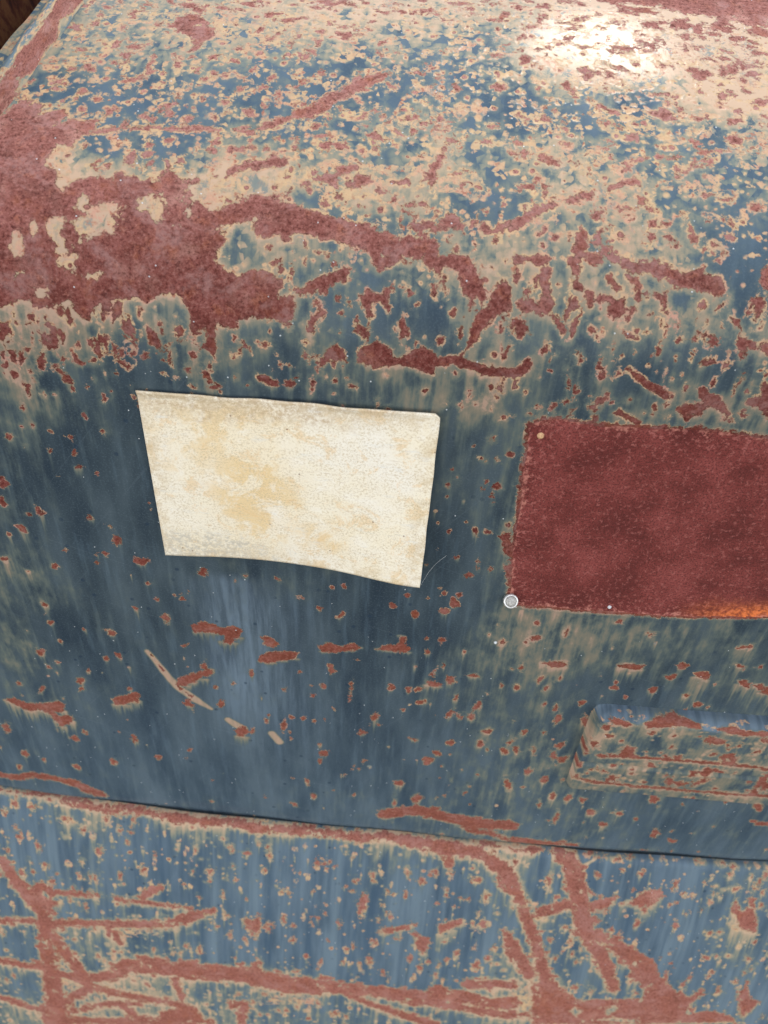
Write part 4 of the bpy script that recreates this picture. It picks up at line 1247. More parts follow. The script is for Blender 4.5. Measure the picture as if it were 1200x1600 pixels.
# housing
KS0, KS1, KZ0, KZ1 = 186.0, 520.0, -673.0, -541.0
K = Sheet(np.arange(KS0-6, KS1+7, 1.2), np.arange(KZ0-8, -525, 1.0))
K.marks(MK)
K.scatter(60, KS0, KS1, -552, -530, (2.0, 0.5), (0.5, 1.0), None, 'c', gap=-1)
K.weep(2, 12, 0.5)
K.scatter(80, KS0, KS1, KZ0, KZ1, (1.0, 0.5), (0.8, 1.6), None, 'r', 10, 2.0)

# ------------------------------------------------------------------ shapes of the sheets
TT = np.arange(-0.85, 0.95, 0.0005)
PH = np.interp(TT, [0, .02, .05, .09, .13, .25, .5, 1.2], np.radians([0, 5, 22, 46, 58, 67, 77, 86]))
PY = np.cumsum(np.sin(PH))*.0005; PZ = np.cumsum(np.cos(PH))*.0005
i0 = np.argmin(np.abs(TT)); PY -= PY[i0]; PZ -= PZ[i0]; PZ += -0.242
def upos(s, t):
    """mm -> metres on the upper sheet, with the outward normal"""
    y = np.interp(t/1000, TT, PY); z = np.interp(t/1000, TT, PZ); ph = np.interp(t/1000, TT, PH)
    return np.stack([s/1000+0*y, y+0*s, z+0*s], -1), np.stack([0*s+0*y, -np.cos(ph)+0*s, np.sin(ph)+0*s], -1)
CR = (0.07827, -0.02268, -0.78638)
def crease(s): return CR[0]*s*s+CR[1]*s+CR[2]
T2 = np.arange(0, 0.6, 0.0005)
TH = np.interp(T2, [0, .004, .009, .014, .1, .4], np.radians([0, 8, 50, 68, 73, 80]))
LY = -np.cumsum(np.cos(TH))*.0005; LZ = -np.cumsum(np.sin(TH))*.0005

def smooth(a, b, x):
    t = np.clip((x-a)/(b-a), 0, 1); return t*t*(3-2*t)

def link(name, me, mat, parent=None):
    o = bpy.data.objects.new(name, me); COL.objects.link(o); o.parent = parent
    if mat: me.materials.append(mat)
    return o
def grid_faces(nr, nc, flip=False):
    i, j = np.meshgrid(np.arange(nr-1), np.arange(nc-1), indexing='ij')
    a = (i*nc+j).ravel()
    f = np.stack([a, a+1, a+nc+1, a+nc], 1)
    return f[:, ::-1] if flip else f
def mesh_np(name, co, faces, attrs=None, smooth_on=True):
    me = bpy.data.meshes.new(name)
    used = np.unique(faces); mp = np.full(len(co), -1, np.int64); mp[used] = np.arange(len(used))
    co = co[used]; faces = mp[faces]
    me.vertices.add(len(co)); me.vertices.foreach_set('co', co.astype(np.float32).ravel())
    n, k = faces.shape
    me.loops.add(n*k); me.loops.foreach_set('vertex_index', faces.astype(np.int32).ravel())
    me.polygons.add(n); me.polygons.foreach_set('loop_start', np.arange(0, n*k, k, dtype=np.int32))
    me.polygons.foreach_set('use_smooth', np.full(n, smooth_on))
    me.update(calc_edges=True)
    for nm, a in (attrs or {}).items():
        a = a[used].astype(np.float32)
        if a.ndim == 1:
            at = me.attributes.new(nm, 'FLOAT', 'POINT'); at.data.foreach_set('value', a)
        else:
            at = me.attributes.new(nm, 'FLOAT_VECTOR', 'POINT'); at.data.foreach_set('vector', a.ravel())
    me.validate(); me.update()
    return me

# ------------------------------------------------------------------ materials
class NT:
    def __init__(self, name):
        self.m = bpy.data.materials.new(name); self.m.use_nodes = True
        self.t = self.m.node_tree; self.b = self.t.nodes['Principled BSDF']
    def n(self, ty, **k):
        x = self.t.nodes.new(ty)
        for a, b in k.items(): setattr(x, a, b)
        return x
    def put(self, s, v):
        if v is None: return
        if hasattr(v, 'is_output'): self.t.links.new(v, s)
        else:
            try: s.default_value = v
            except Exception: s.default_value = tuple(v)+(1,)
    def math(self, op, a, b=None, c=None, clamp=False):
        x = self.n('ShaderNodeMath', operation=op, use_clamp=clamp)
        for i, v in enumerate((a, b, c)): self.put(x.inputs[i], v)
        return x.outputs[0]
    def mr(self, v, a, b, c=0.0, d=1.0, smooth=True):
        x = self.n('ShaderNodeMapRange', interpolation_type='SMOOTHSTEP' if smooth else 'LINEAR')
        for i, q in zip(range(5), (v, a, b, c, d)): self.put(x.inputs[i], q)
        return x.outputs[0]
    def mix(self, f, a, b, blend='MIX'):
        x = self.n('ShaderNodeMix', data_type='RGBA', blend_type=blend)
        self.put(x.inputs[0], f); self.put(x.inputs[6], a); self.put(x.inputs[7], b)
        return x.outputs[2]
    def attr(self, nm, out='Fac'):
        return self.n('ShaderNodeAttribute', attribute_name=nm).outputs[out]
    def scale(self, v, s):
        x = self.n('ShaderNodeMapping'); x.inputs['Scale'].default_value = s; self.put(x.inputs[0], v); return x.outputs[0]
    def noise(self, v, sc, det=3, rough=0.6, dist=0.0):
        x = self.n('ShaderNodeTexNoise'); self.put(x.inputs['Vector'], v)
        x.inputs['Scale'].default_value = sc; x.inputs['Detail'].default_value = det; x.inputs['Roughness'].default_value = rough
        x.inputs['Distortion'].default_value = dist
        return x.outputs[0]
    def voro(self, v, sc, out='Distance', rand=1.0):
        x = self.n('ShaderNodeTexVoronoi'); self.put(x.inputs['Vector'], v); x.inputs['Scale'].default_value = sc
        x.inputs['Randomness'].default_value = rand
        return x.outputs[out]
    def ramp(self, v, stops):
        x = self.n('ShaderNodeValToRGB'); e = x.color_ramp.elements
        while len(e) < len(stops): e.new(0.5)
        for q, (p, c) in zip(e, stops): q.position = p; q.color = tuple(c)+(1,)
        self.put(x.inputs[0], v); return x.outputs[0]

def rust_colour(g, uv, pale):
    """iron oxide: maroon ground, pinker dusty bloom, orange fresh grains (uv in metres)"""
    n1 = g.noise(uv, 42, 6, 0.72)
    n2 = g.noise(uv, 360, 4, 0.75)
    n3 = g.noise(uv, 800, 2, 0.7)
    c = g.ramp(n1, [(0.34, (0.100, 0.022, 0.018)), (0.47, (0.170, 0.040, 0.032)), (0.56, (0.225, 0.064, 0.053)), (0.68, (0.31, 0.112, 0.098))])
    c = g.mix(g.math('MULTIPLY', g.mr(g.noise(uv, 90, 4, 0.7), 0.54, 0.66), 0.5), c, (0.34, 0.095, 0.03))
    c = g.mix(pale, c, (0.50, 0.265, 0.212))
    c = g.mix(g.math('MULTIPLY', g.mr(n2, 0.50, 0.64), 0.6), c, (0.44, 0.20, 0.165))
    c = g.mix(g.math('MULTIPLY', g.mr(n2, 0.36, 0.48, 1, 0), 0.65), c, (0.055, 0.014, 0.011))
    c = g.mix(g.math('MULTIPLY', g.mr(g.noise(uv, 130, 5, 0.75), 0.33, 0.44, 1, 0), 0.6), c, (0.05, 0.014, 0.012))
    c = g.mix(g.math('MULTIPLY', g.mr(n3, 0.36, 0.48, 1, 0), 0.45), c, (0.05, 0.013, 0.010))
    return c, n1, n2, n3

def painted(name):
    g = NT(name)
    uv = g.attr('st', 'Vector')
    dr0, dc0, stn, run, rim, zone, lighten, wide, blis = (g.attr(a) for a in ('dr', 'dc', 'stain', 'run', 'rim', 'zone', 'lighten', 'wide', 'blis'))
    wn = g.math('SUBTRACT', g.noise(uv, 60, 2, 0.5, 0.4), 0.5); wm = g.math('SUBTRACT', g.noise(uv, 170, 5, 0.7, 0.5), 0.5); wf = g.math('SUBTRACT', g.noise(uv, 520, 3, 0.7), 0.5)
    big = g.mr(dr0, -9.0, -1.5, 1.0, 0.0)                      # wide fields are eaten into, thin strokes keep their width
    wob = g.math('ADD', g.math('ADD', g.math('MULTIPLY', wn, g.math('ADD', 5.0, g.math('MULTIPLY', big, 26.0))), g.math('MULTIPLY', wm, g.math('ADD', g.math('ADD', 10.0, g.math('MULTIPLY', big, 14.0)), g.math('MULTIPLY', zone, 3.0)))), g.math('MULTIPLY', wf, 4.2))
    amp = g.math('ADD', g.math('ADD', 0.5, g.math('MULTIPLY', wide, 0.7)), g.math('MULTIPLY', g.mr(g.noise(uv, 16, 1), 0.40, 0.6), 0.6))
    dr = g.math('ADD', dr0, g.math('MULTIPLY', wob, amp))
    wob2 = g.math('ADD', g.math('MULTIPLY', g.math('SUBTRACT', g.noise(uv, 78, 5, 0.75, 0.4), 0.5), 24.0), g.math('MULTIPLY', wm, 16.0))
    soft = g.mr(dc0, -2.0, 2.0, 1.0, 0.30)
    dcw = g.math('ADD', g.math('ADD', g.math('MAXIMUM', dc0, -3.5), g.math('MULTIPLY', g.mr(dc0, -3, 0, 1, 0), 3.6)), g.math('MULTIPLY', wob2, soft))
    # blue paint: mottled, streaked down the sheet; light on sky-facing parts put into the colour
    st_uv = g.scale(uv, (1, 0.09, 1))
    streak = g.noise(st_uv, 150, 4, 0.6)
    broad = g.noise(g.scale(uv, (1, 0.3, 1)), 22, 4, 0.6)
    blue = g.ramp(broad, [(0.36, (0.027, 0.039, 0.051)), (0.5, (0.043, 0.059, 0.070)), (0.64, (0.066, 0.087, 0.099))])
    blue_lit = g.ramp(broad, [(0.36, (0.054, 0.086, 0.118)), (0.5, (0.078, 0.117, 0.152)), (0.64, (0.108, 0.150, 0.186))])
    blue = g.mix(zone, blue, blue_lit)
    blue = g.mix(g.math('MULTIPLY', g.mr(streak, 0.5, 0.75), 0.3), blue, (0.115, 0.165, 0.205))
    blue = g.mix(g.math('MULTIPLY', lighten, g.mr(streak, 0.36, 0.62, 0.35, 1.0)), blue, (0.18, 0.235, 0.29))
    fine = g.noise(uv, 700, 3, 0.7)
    blue = g.mix(g.math('MULTIPLY', g.mr(fine, 0.5, 0.7), 0.22), blue, (0.16, 0.20, 0.22))
    # thin spots
    dk = g.math('MULTIPLY', g.mr(g.voro(uv, 55), 0.07, 0.12, 1, 0), 0.6)
    blue = g.mix(dk, blue, (0.022, 0.038, 0.060))
    # hairline scratches in three directions
    for ang, th, tint in ((0.35, 0.70, (0.22, 0.26, 0.28)), (-0.9, 0.70, (0.20, 0.24, 0.27)), (1.35, 0.685, (0.016, 0.022, 0.028))):
        mp = g.n('ShaderNodeMapping'); mp.inputs['Rotation'].default_value = (0, 0, ang); mp.inputs['Scale'].default_value = (1, 1, 1); g.put(mp.inputs[0], uv)
        bend = g.n('ShaderNodeVectorMath', operation='ADD'); g.put(bend.inputs[0], g.scale(mp.outputs[0], (9, 700, 1)))
        g.put(bend.inputs[1], g.noise(uv, 12, 2))
        hl = g.noise(bend.outputs[0], 1.0, 1, 0.4)
        blue = g.mix(g.math('MULTIPLY', g.mr(hl, th, th+0.05), 0.07), blue, tint)
    # broad pale and dark wash marks down the lower sheet
    ws = g.noise(g.scale(uv, (1, 0.045, 1)), 48, 4, 0.65)
    lw = g.mr(wide, 0.9, 1.1)
    blue = g.mix(g.math('MULTIPLY', g.mr(ws, 0.48, 0.64), g.math('MULTIPLY', lw, 0.55)), blue, (0.165, 0.215, 0.245))
    blue = g.mix(g.math('MULTIPLY', g.mr(ws, 0.36, 0.47, 1, 0), g.math('MULTIPLY', lw, 0.5)), blue, (0.048, 0.082, 0.122))
    # staining: run + base + streak noise
    blot = g.noise(g.scale(uv, (1, 0.5, 1)), 68, 4, 0.62)
    s1 = g.math('ADD', stn, g.math('MULTIPLY', g.math('SUBTRACT', streak, 0.5), g.math('ADD', 0.30, g.math('MULTIPLY', stn, 1.2))))
    s1 = g.math('ADD', s1, g.math('MULTIPLY', g.math('SUBTRACT', blot, 0.5), g.math('ADD', 0.14, g.math('MULTIPLY', stn, 3.0))))
    # pin-head blisters: cream dots, some with a rust core
    bl = None
    for sc_, th_ in ((115, 0.45), (240, 0.55)):
        vd = g.voro(uv, sc_); vc = g.n('ShaderNodeSeparateColor'); g.put(vc.inputs[0], g.voro(uv, sc_, 'Color'))
        pick = g.math('SUBTRACT', vc.outputs[0], g.math('SUBTRACT', 1.05, g.math('MULTIPLY', blis, 1.05-th_)))
        rad = g.math('MULTIPLY', g.math('ADD', 0.10, g.math('MULTIPLY', vc.outputs[1], 0.22)), g.math('GREATER_THAN', pick, 0.0))
        q = g.math('MULTIPLY', g.math('SUBTRACT', vd, rad), 1000.0/sc_)
        q = g.math('ADD', q, g.math('MULTIPLY', g.math('LESS_THAN', rad, 0.01), 20.0))
        bl = q if bl is None else g.math('MINIMUM', bl, q)
    dcw = g.math('MINIMUM', dcw, g.math('ADD', bl, g.math('MULTIPLY', wm, 3.0)))
    core = g.math('ADD', g.math('ADD', bl, 0.75), g.math('MULTIPLY', wm, 4.0))
    dr = g.math('MINIMUM', dr, core)
    near = g.math('MULTIPLY', g.mr(dr, 0.0, g.math('ADD', 2.0, g.math('MULTIPLY', rim, 4.0)), 1, 0), g.math('ADD', g.math('MULTIPLY', zone, 0.3), g.math('MULTIPLY', stn, 0.7)))
    s1 = g.math('ADD', s1, near)
    s1 = g.math('ADD', s1, g.math('MULTIPLY', run, g.math('ADD', 0.55, g.math('MULTIPLY', streak, 0.3))), clamp=True)
    tan = g.ramp(s1, [(0.18, (0.10, 0.135, 0.135)), (0.42, (0.20, 0.215, 0.17)), (0.68, (0.38, 0.30, 0.20)), (0.95, (0.52, 0.36, 0.24))])
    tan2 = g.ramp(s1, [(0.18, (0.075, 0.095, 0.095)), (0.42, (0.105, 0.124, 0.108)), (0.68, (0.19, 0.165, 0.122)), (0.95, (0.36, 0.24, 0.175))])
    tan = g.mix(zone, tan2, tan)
    col = g.mix(g.mr(s1, 0.10, 0.55), blue, tan)
    # bared primer round the rust
    pink = g.mr(g.noise(uv, 45, 4, 0.6), 0.4, 0.62)
    prim = g.mix(pink, (0.52, 0.345, 0.19), (0.50, 0.275, 0.175))
    prim = g.mix(g.math('MULTIPLY', g.mr(fine, 0.45, 0.7), 0.4), prim, (0.62, 0.48, 0.32))
    prim_mid = g.mix(pink, (0.42, 0.27, 0.175), (0.46, 0.235, 0.185))
    prim = g.mix(zone, prim_mid, prim)
    mot = g.noise(uv, 130, 4, 0.72)
    prim = g.mix(g.math('MULTIPLY', g.mr(mot, 0.49, 0.60), 0.7), prim, (0.38, 0.29, 0.185))
    grn = g.noise(g.scale(uv, (1, 0.6, 1)), 62, 5, 0.7, 0.5)
    prim = g.mix(g.math('MULTIPLY', g.mr(grn, 0.50, 0.60), g.mr(dr, 0.5, 2.5, 0, 0.9)), prim, (0.155, 0.195, 0.185))
    prim = g.mix(g.math('MULTIPLY', g.mr(g.noise(uv, 24, 4, 0.65), 0.46, 0.60), 0.55), prim, (0.56, 0.375, 0.20))
    rdot = g.math('MULTIPLY', g.mr(g.noise(uv, 250, 3, 0.7), 0.55, 0.60), g.mr(g.noise(uv, 35, 3), 0.40, 0.56, 0.15, 0.95))
    prim = g.mix(rdot, prim, (0.34, 0.14, 0.09))
    rimv = g.math('MULTIPLY', rim, g.math('ADD', 0.05, g.math('MULTIPLY', g.mr(g.noise(uv, 75, 4, 0.7), 0.40, 0.62), 1.7)))
    rimf = g.math('MAXIMUM', g.mr(dr, g.math('ADD', rimv, 0.5), g.math('MULTIPLY', rimv, 0.5), 0, 1), g.mr(dcw, 0.7, -0.6, 0, 0.92))
    col = g.mix(rimf, col, prim)
    # rust
    pale = g.math('MULTIPLY', g.mr(g.noise(uv, 30, 5, 0.65), 0.50, 0.72), 0.75)
    pale = g.math('MAXIMUM', pale, g.math('MULTIPLY', g.mr(dr, -2.6, 0.2, 0, 1), g.math('ADD', 0.25, g.math('MULTIPLY', zone, 0.5))))
    pale = g.math('ADD', g.math('MULTIPLY', pale, g.math('ADD', 0.5, g.math('MULTIPLY', zone, 0.5))), g.math('MULTIPLY', zone, 0.34), clamp=True)
    rc, n1, n2, n3 = rust_colour(g, uv, pale)
    lil = g.math('MULTIPLY', g.mr(g.noise(uv, 26, 5, 0.66, 0.8), 0.50, 0.62), g.mr(g.noise(uv, 210, 4, 0.75), 0.40, 0.56, 0.15, 1))
    rc = g.mix(g.math('MULTIPLY', lil, 0.62), rc, (0.40, 0.22, 0.195))
    oran = g.math('MULTIPLY', g.mr(g.noise(g.scale(uv, (1.1, 1, 1)), 19, 5, 0.7, 0.5), 0.52, 0.64), g.mr(g.noise(uv, 150, 4, 0.7), 0.42, 0.6, 0.1, 1))
    rc = g.mix(g.math('MULTIPLY', oran, 0.3), rc, (0.33, 0.105, 0.045))
    rust_shade = g.math('SUBTRACT', 1.0, zone)  # rust darkened on shoulder and side: their shade put into the colour
    rc = g.mix(g.math('MULTIPLY', rust_shade, 0.42), rc, (0.07, 0.017, 0.013))
    sx = g.n('ShaderNodeSeparateXYZ'); g.put(sx.inputs[0], uv)
    young = g.mr(sx.outputs[1], -0.10, -0.24)                   # the rust low on the sides is fresher and more orange
    rc = g.mix(g.math('MULTIPLY', g.math('MAXIMUM', young, g.math('MULTIPLY', g.mr(wide, 1.0, 1.1), 0.9)), g.math('ADD', 0.12, g.math('MULTIPLY', n2, 0.26))), rc, (0.36, 0.120, 0.066))
    rf = g.mr(dr, 0.22, -0.22, 0, 1)
    edge = g.math('MULTIPLY', g.mr(g.math('ABSOLUTE', g.math('ADD', dr, 0.15)), 0.0, 0.4, 1, 0), g.mr(g.noise(uv, 120, 2), 0.45, 0.6, 0, 0.6))
    col = g.mix(rf, col, rc)
    col = g.mix(edge, col, (0.075, 0.022, 0.016))
    # white glints of quartz and dew, painted as colour, and fine scratches
    gv = g.voro(uv, 260); gs = g.voro(uv, 260, 'Color')
    sp = g.n('ShaderNodeSeparateColor'); g.put(sp.inputs[0], gs)
    glint = g.math('MULTIPLY', g.mr(gv, 0.10, 0.16, 1, 0), g.math('GREATER_THAN', sp.outputs[0], 0.965))
    col = g.mix(g.math('MULTIPLY', glint, 0.75), col, (0.72, 0.74, 0.74))
    g.put(g.b.inputs['Base Color'], col)
    rgh = g.mix(rf, g.mix(rimf, (0.13,)*3, (0.14,)*3), (0.88,)*3)
    rgh2 = g.math('ADD', g.n('ShaderNodeSeparateColor').outputs[0], 0.0)
    sep = g.t.nodes[-2] if False else None
    bw = g.n('ShaderNodeRGBToBW'); g.put(bw.inputs[0], rgh)
    g.put(g.b.inputs['Roughness'], g.math('ADD', bw.outputs[0], g.math('MULTIPLY', g.math('SUBTRACT', broad, 0.5), 0.25)))
    g.put(g.b.inputs['Specular IOR Level'], g.math('SUBTRACT', 0.042, g.math('MULTIPLY', rf, 0.02)))
    # relief: paint film stands above primer and pitted rust
    hgt = g.math('ADD', g.math('MULTIPLY', g.mr(dr, -0.5, 0.4, 0, 1), 0.4), g.math('MULTIPLY', g.mr(dr, 0.2, g.math('ADD', rimv, 0.8), 0, 1), 0.08))
    hgt = g.math('ADD', hgt, g.math('MULTIPLY', rf, g.math('ADD', g.math('MULTIPLY', n2, 0.35), g.math('ADD', g.math('MULTIPLY', n3, 0.16), g.math('MULTIPLY', n1, 0.25)))))
    hgt = g.math('ADD', hgt, g.math('MULTIPLY', fine, 0.018))
    hgt = g.math('ADD', hgt, g.math('MULTIPLY', glint, 0.12))
    bp = g.n('ShaderNodeBump'); bp.inputs['Strength'].default_value = 1.0; bp.inputs['Distance'].default_value = 0.0018
    g.put(bp.inputs['Height'], hgt); g.put(g.b.inputs['Normal'], bp.outputs[0])
    return g.m

def bare_rust(name):
    g = NT(name); uv = g.attr('st', 'Vector')
    n1 = g.noise(uv, 26, 5, 0.6); n2 = g.noise(uv, 260, 5, 0.75); n3 = g.noise(uv, 700, 2, 0.7)
    d = g.math('ADD', g.attr('dp'), g.math('MULTIPLY', g.math('SUBTRACT', g.noise(uv, 60, 4, 0.7), 0.5), 30))
    c = g.ramp(n1, [(0.36, (0.115, 0.022, 0.018)), (0.5, (0.165, 0.033, 0.027)), (0.64, (0.23, 0.052, 0.044))])
    edge = g.mr(d, -26, -2, 0, 1)
    th = g.math('SUBTRACT', 0.53, g.math('MULTIPLY', edge, 0.02))
    c = g.mix(g.math('MULTIPLY', g.mr(n2, th, g.math('ADD', th, 0.08)), g.math('ADD', 0.38, g.math('MULTIPLY', edge, 0.15))), c, (0.44, 0.150, 0.125))
    c = g.mix(g.math('MULTIPLY', g.mr(n3, 0.42, 0.5, 1, 0), 0.6), c, (0.055, 0.012, 0.010))
    fr = g.math('MULTIPLY', g.mr(d, -30, -0.5, 0, 1), g.math('MULTIPLY', g.attr('orange'), g.mr(n2, 0.40, 0.56, 0.25, 1)))
    c = g.mix(fr, c, (0.85, 0.21, 0.05))
    c = g.mix(g.math('MULTIPLY', g.mr(d, -2.2, -0.2, 0, 1), g.mr(n2, 0.4, 0.6)), c, (0.42, 0.16, 0.12))
    g.put(g.b.inputs['Base Color'], c)
    g.b.inputs['Roughness'].default_value = 0.85; g.b.inputs['Specular IOR Level'].default_value = 0.25
    bp = g.n('ShaderNodeBump'); bp.inputs['Strength'].default_value = 0.9; bp.inputs['Distance'].default_value = 0.001
    g.put(bp.inputs['Height'], g.math('ADD', g.math('MULTIPLY', n2, 0.55), g.math('MULTIPLY', n3, 0.25))); g.put(g.b.inputs['Normal'], bp.outputs[0])
    return g.m

def simple(name, col, rough=0.6, metal=0.0, var=None, sc=60, bump=0.0):
    g = NT(name)
    tc = g.n('ShaderNodeTexCoord').outputs['Object']
    n = g.noise(tc, sc, 5, 0.65)
    c = g.mix(g.mr(n, 0.38, 0.64), col, var or tuple(v*0.7 for v in col))
    g.put(g.b.inputs['Base Color'], c); g.b.inputs['Roughness'].default_value = rough; g.b.inputs['Metallic'].default_value = metal
    if bump:
        bp = g.n('ShaderNodeBump'); bp.inputs['Strength'].default_value = 0.6; bp.inputs['Distance'].default_value = bump
        g.put(bp.inputs['Height'], g.noise(tc, sc*6, 4, 0.7)); g.put(g.b.inputs['Normal'], bp.outputs[0])
    return g.m

M_PAINT = painted('weathered_blue_paint')
M_RUST = bare_rust('bare_rust')

# ------------------------------------------------------------------ the vehicle body
def empty(name, loc, label, cat):
    o = bpy.data.objects.new(name, None); o.empty_display_size = 0.05; o.location = loc; COL.objects.link(o)
    o['label'] = label; o['category'] = cat
    return o
BODY = empty('vehicle_body', (0, 0, 0), 'old blue painted steel vehicle body with rounded shoulder, rusted through in patches and scratches', 'vehicle body')

def attrs(sh, base, rim, zone, lighten, st, wide, blis):
    f = lambda a: np.asarray(a, float).ravel()
    return {'dr': f(sh.dr), 'dc': f(sh.dc), 'run': f(sh.run), 'stain': f(base), 'rim': f(rim), 'zone': f(zone), 'lighten': f(lighten), 'wide': f(wide), 'blis': f(blis), 'st': st.reshape(-1, 3)}

S_, T_ = np.meshgrid(us, ut)
co, nor = upos(S_, T_)
wav = 0.0006*np.sin(S_/37+T_/61)+0.0009*np.sin(S_/83-T_/47+1)            # slight dents in the sheet
patch = U.dp
lift = -0.0004*smooth(0, -2.0, patch)
co = co+nor*(wav+lift)[..., None]
co[..., 1] += 0.0024*smooth(0.006, 0.001, co[..., 2]-crease(S_/1000))      # joggled in behind the lower panel's lip: the dark joint
# the sheet stops on the lower panel's seam
keepz = co[..., 2] > crease(S_/1000)-0.012
# folded return at the outer borders gives the sheet a thickness
st3 = np.stack([S_/1000, T_/1000, 0*S_], -1)
rim = np.interp(T_, [-60, 0, 40, 80, 120, 180], [0.35, 0.6, 1.0, 1.4, 1.8, 2.0])
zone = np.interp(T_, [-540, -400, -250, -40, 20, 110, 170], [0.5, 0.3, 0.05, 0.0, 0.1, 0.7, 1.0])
lighten = 0.55*np.exp(-((S_+130)/26)**2)*smooth(-175, -190, T_)*(1-smooth(-280, -420, T_))+0.25*np.exp(-((S_+95)/40)**2)*smooth(-175, -230, T_)*(1-smooth(-330, -460, T_))  # paler streaks on the sheet below the plate
lighten += 0.12*np.interp(T_, [-540, -380, -250], [1, 0.6, 0])
U.dr = np.minimum(U.dr, patch-1.6)
au = attrs(U, ubase, rim, zone, lighten, st3, np.interp(T_, [-540, -300, 0, 100, 250], [0.5, 0.2, 0.1, 0.4, 1.0]), np.interp(T_, [10, 60, 110, 170], [0.0, 0.45, 0.75, 0.95])); au['dp'] = patch.ravel(); au['orange'] = (smooth(215, 290, S_)*smooth(-150, -185, T_)).ravel()
F = grid_faces(len(ut), len(us))
fk = keepz.ravel()[F].any(1)
inp = (patch.ravel()[F] < 0).all(1)
shell_me = mesh_np('body_panel', co.reshape(-1, 3), F[fk & ~inp], au)
shell = link('body_panel', shell_me, M_PAINT, BODY)
pm = mesh_np('rust_patch', co.reshape(-1, 3), F[fk & inp], {k: au[k] for k in ('st', 'dp', 'orange')})
rp = link('rust_patch', pm, M_RUST, BODY); rp['label'] = 'bare dark red rust rectangle with sharp straight edges'
# return flanges (left, right, back) close the sheet to a body with depth
def strip(name, A, N, depth, mat):
    n = len(A); a = np.concatenate([A, A-N*depth]); f = np.array([[i, i+1, n+i+1, n+i] for i in range(n-1)])
    return mesh_np(name, a, f)
M_DARK = simple('dark_rusted_steel', (0.10, 0.045, 0.03), 0.85, 0, (0.055, 0.03, 0.022), 30, 0.0006)
edges = []
for A, N in ((co[:, 0], nor[:, 0]), (co[:, -1], nor[:, -1]), (co[-1], nor[-1])):
    k = A[:, 2] > crease(A[:, 0])-0.012
    edges.append((A[k][::6], N[k][::6]))
vs, fs, off = [], [], 0
for A, N in edges:
    n = len(A); vs.append(np.concatenate([A, A-N*0.03])); fs += [[off+i, off+i+1, off+n+i+1, off+n+i] for i in range(n-1)]; off += 2*n
link('return_flange', mesh_np('return_flange', np.concatenate(vs), np.array(fs)), M_DARK, BODY)

# lower panel
S2, Tn = np.meshgrid(L.s, L.t); t2 = -Tn/1000
ly = np.interp(t2, T2, LY); lz = np.interp(t2, T2, LZ)
lco = np.stack([S2/1000, ly+0.001+0.0012*np.sin(S2/70+1), crease(S2/1000)+lz+0.0008*np.sin(S2/23+0.4)*np.exp(-t2/0.01)], -1)
lst = np.stack([S2/1000+3, Tn/1000, 0*S2], -1)
lip = np.exp(-((t2*1000-5)/5.0)**2)*(0.65+0.35*np.sin(S2/11)*np.sin(S2/29+1))
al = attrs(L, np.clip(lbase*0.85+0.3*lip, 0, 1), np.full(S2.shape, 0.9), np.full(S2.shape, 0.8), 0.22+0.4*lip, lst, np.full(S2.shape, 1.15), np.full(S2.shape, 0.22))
lower = link('lower_panel', mesh_np('lower_panel', lco.reshape(-1, 3), grid_faces(len(L.t), len(L.s)), al), M_PAINT, BODY)

# raised housing on the right
KS, KZ = np.meshgrid(K.s, K.t)
ARC = KZ.copy()                                           # runs up the face and over the rounded top
uq = np.clip((ARC+550)/25, 0, 1)
KZ = np.where(ARC > -550, -550+9*np.sin(uq*math.pi/2), ARC)
Hh = np.interp(KZ, [KZ0, KZ0+4, -622, -619, -616, -613, -550, KZ1], [1.5, 4.0, 9.5, 8.0, 8.0, 11.0, 15, 15])
Hh = np.where(ARC > -550, 15*np.cos(uq*math.pi/2)**0.8, Hh)
KL = KS0+16*(1-np.sqrt(np.clip(1-np.clip((ARC+572)/52, 0, 1)**2, 0, 1)))
qx = np.maximum(KL+14-KS, 0); qx2 = np.maximum(KS-(KS1-14), 0); KT = -526.0; qz = np.maximum(np.abs(ARC-(KZ0+KT)/2)-((KT-KZ0)/2-14), 0)
qq = 14-np.sqrt((qx+qx2)**2+qz**2)                       # distance in from the rounded outline
er = 10.0
roundp = np.where(qq < er, np.sqrt(np.clip(1-(1-np.clip(qq, 0, er)/er)**2, 0, 1)), 1.0)
low_edge = smooth(KZ0, KZ0+40, KZ)
hh = np.minimum(Hh, 17*roundp)
hh = np.where((qq <= 0) | (ARC > -527), -1.5, hh)
kco = np.stack([KS/1000, -hh/1000, KZ/1000+0*KS], -1)
kst = np.stack([KS/1000+7, ARC/1000, 0*KS], -1)
ledge = smooth(-551, -543, ARC)
ak = attrs(K, np.clip(0.42-0.25*ledge+0.15*np.sin(KS/17)*np.sin(KZ/13+KS/40), 0, 1), np.full(KS.shape, 0.6), np.full(KS.shape, 0.3), 0.1+0.6*ledge, kst, np.full(KS.shape, 0.5), np.full(KS.shape, 0.25))  # ledge lightened: light on its top face put into the colour
house = link('raised_housing', mesh_np('raised_housing', kco.reshape(-1, 3), grid_faces(len(K.t), len(K.s)), ak), M_PAINT, BODY)

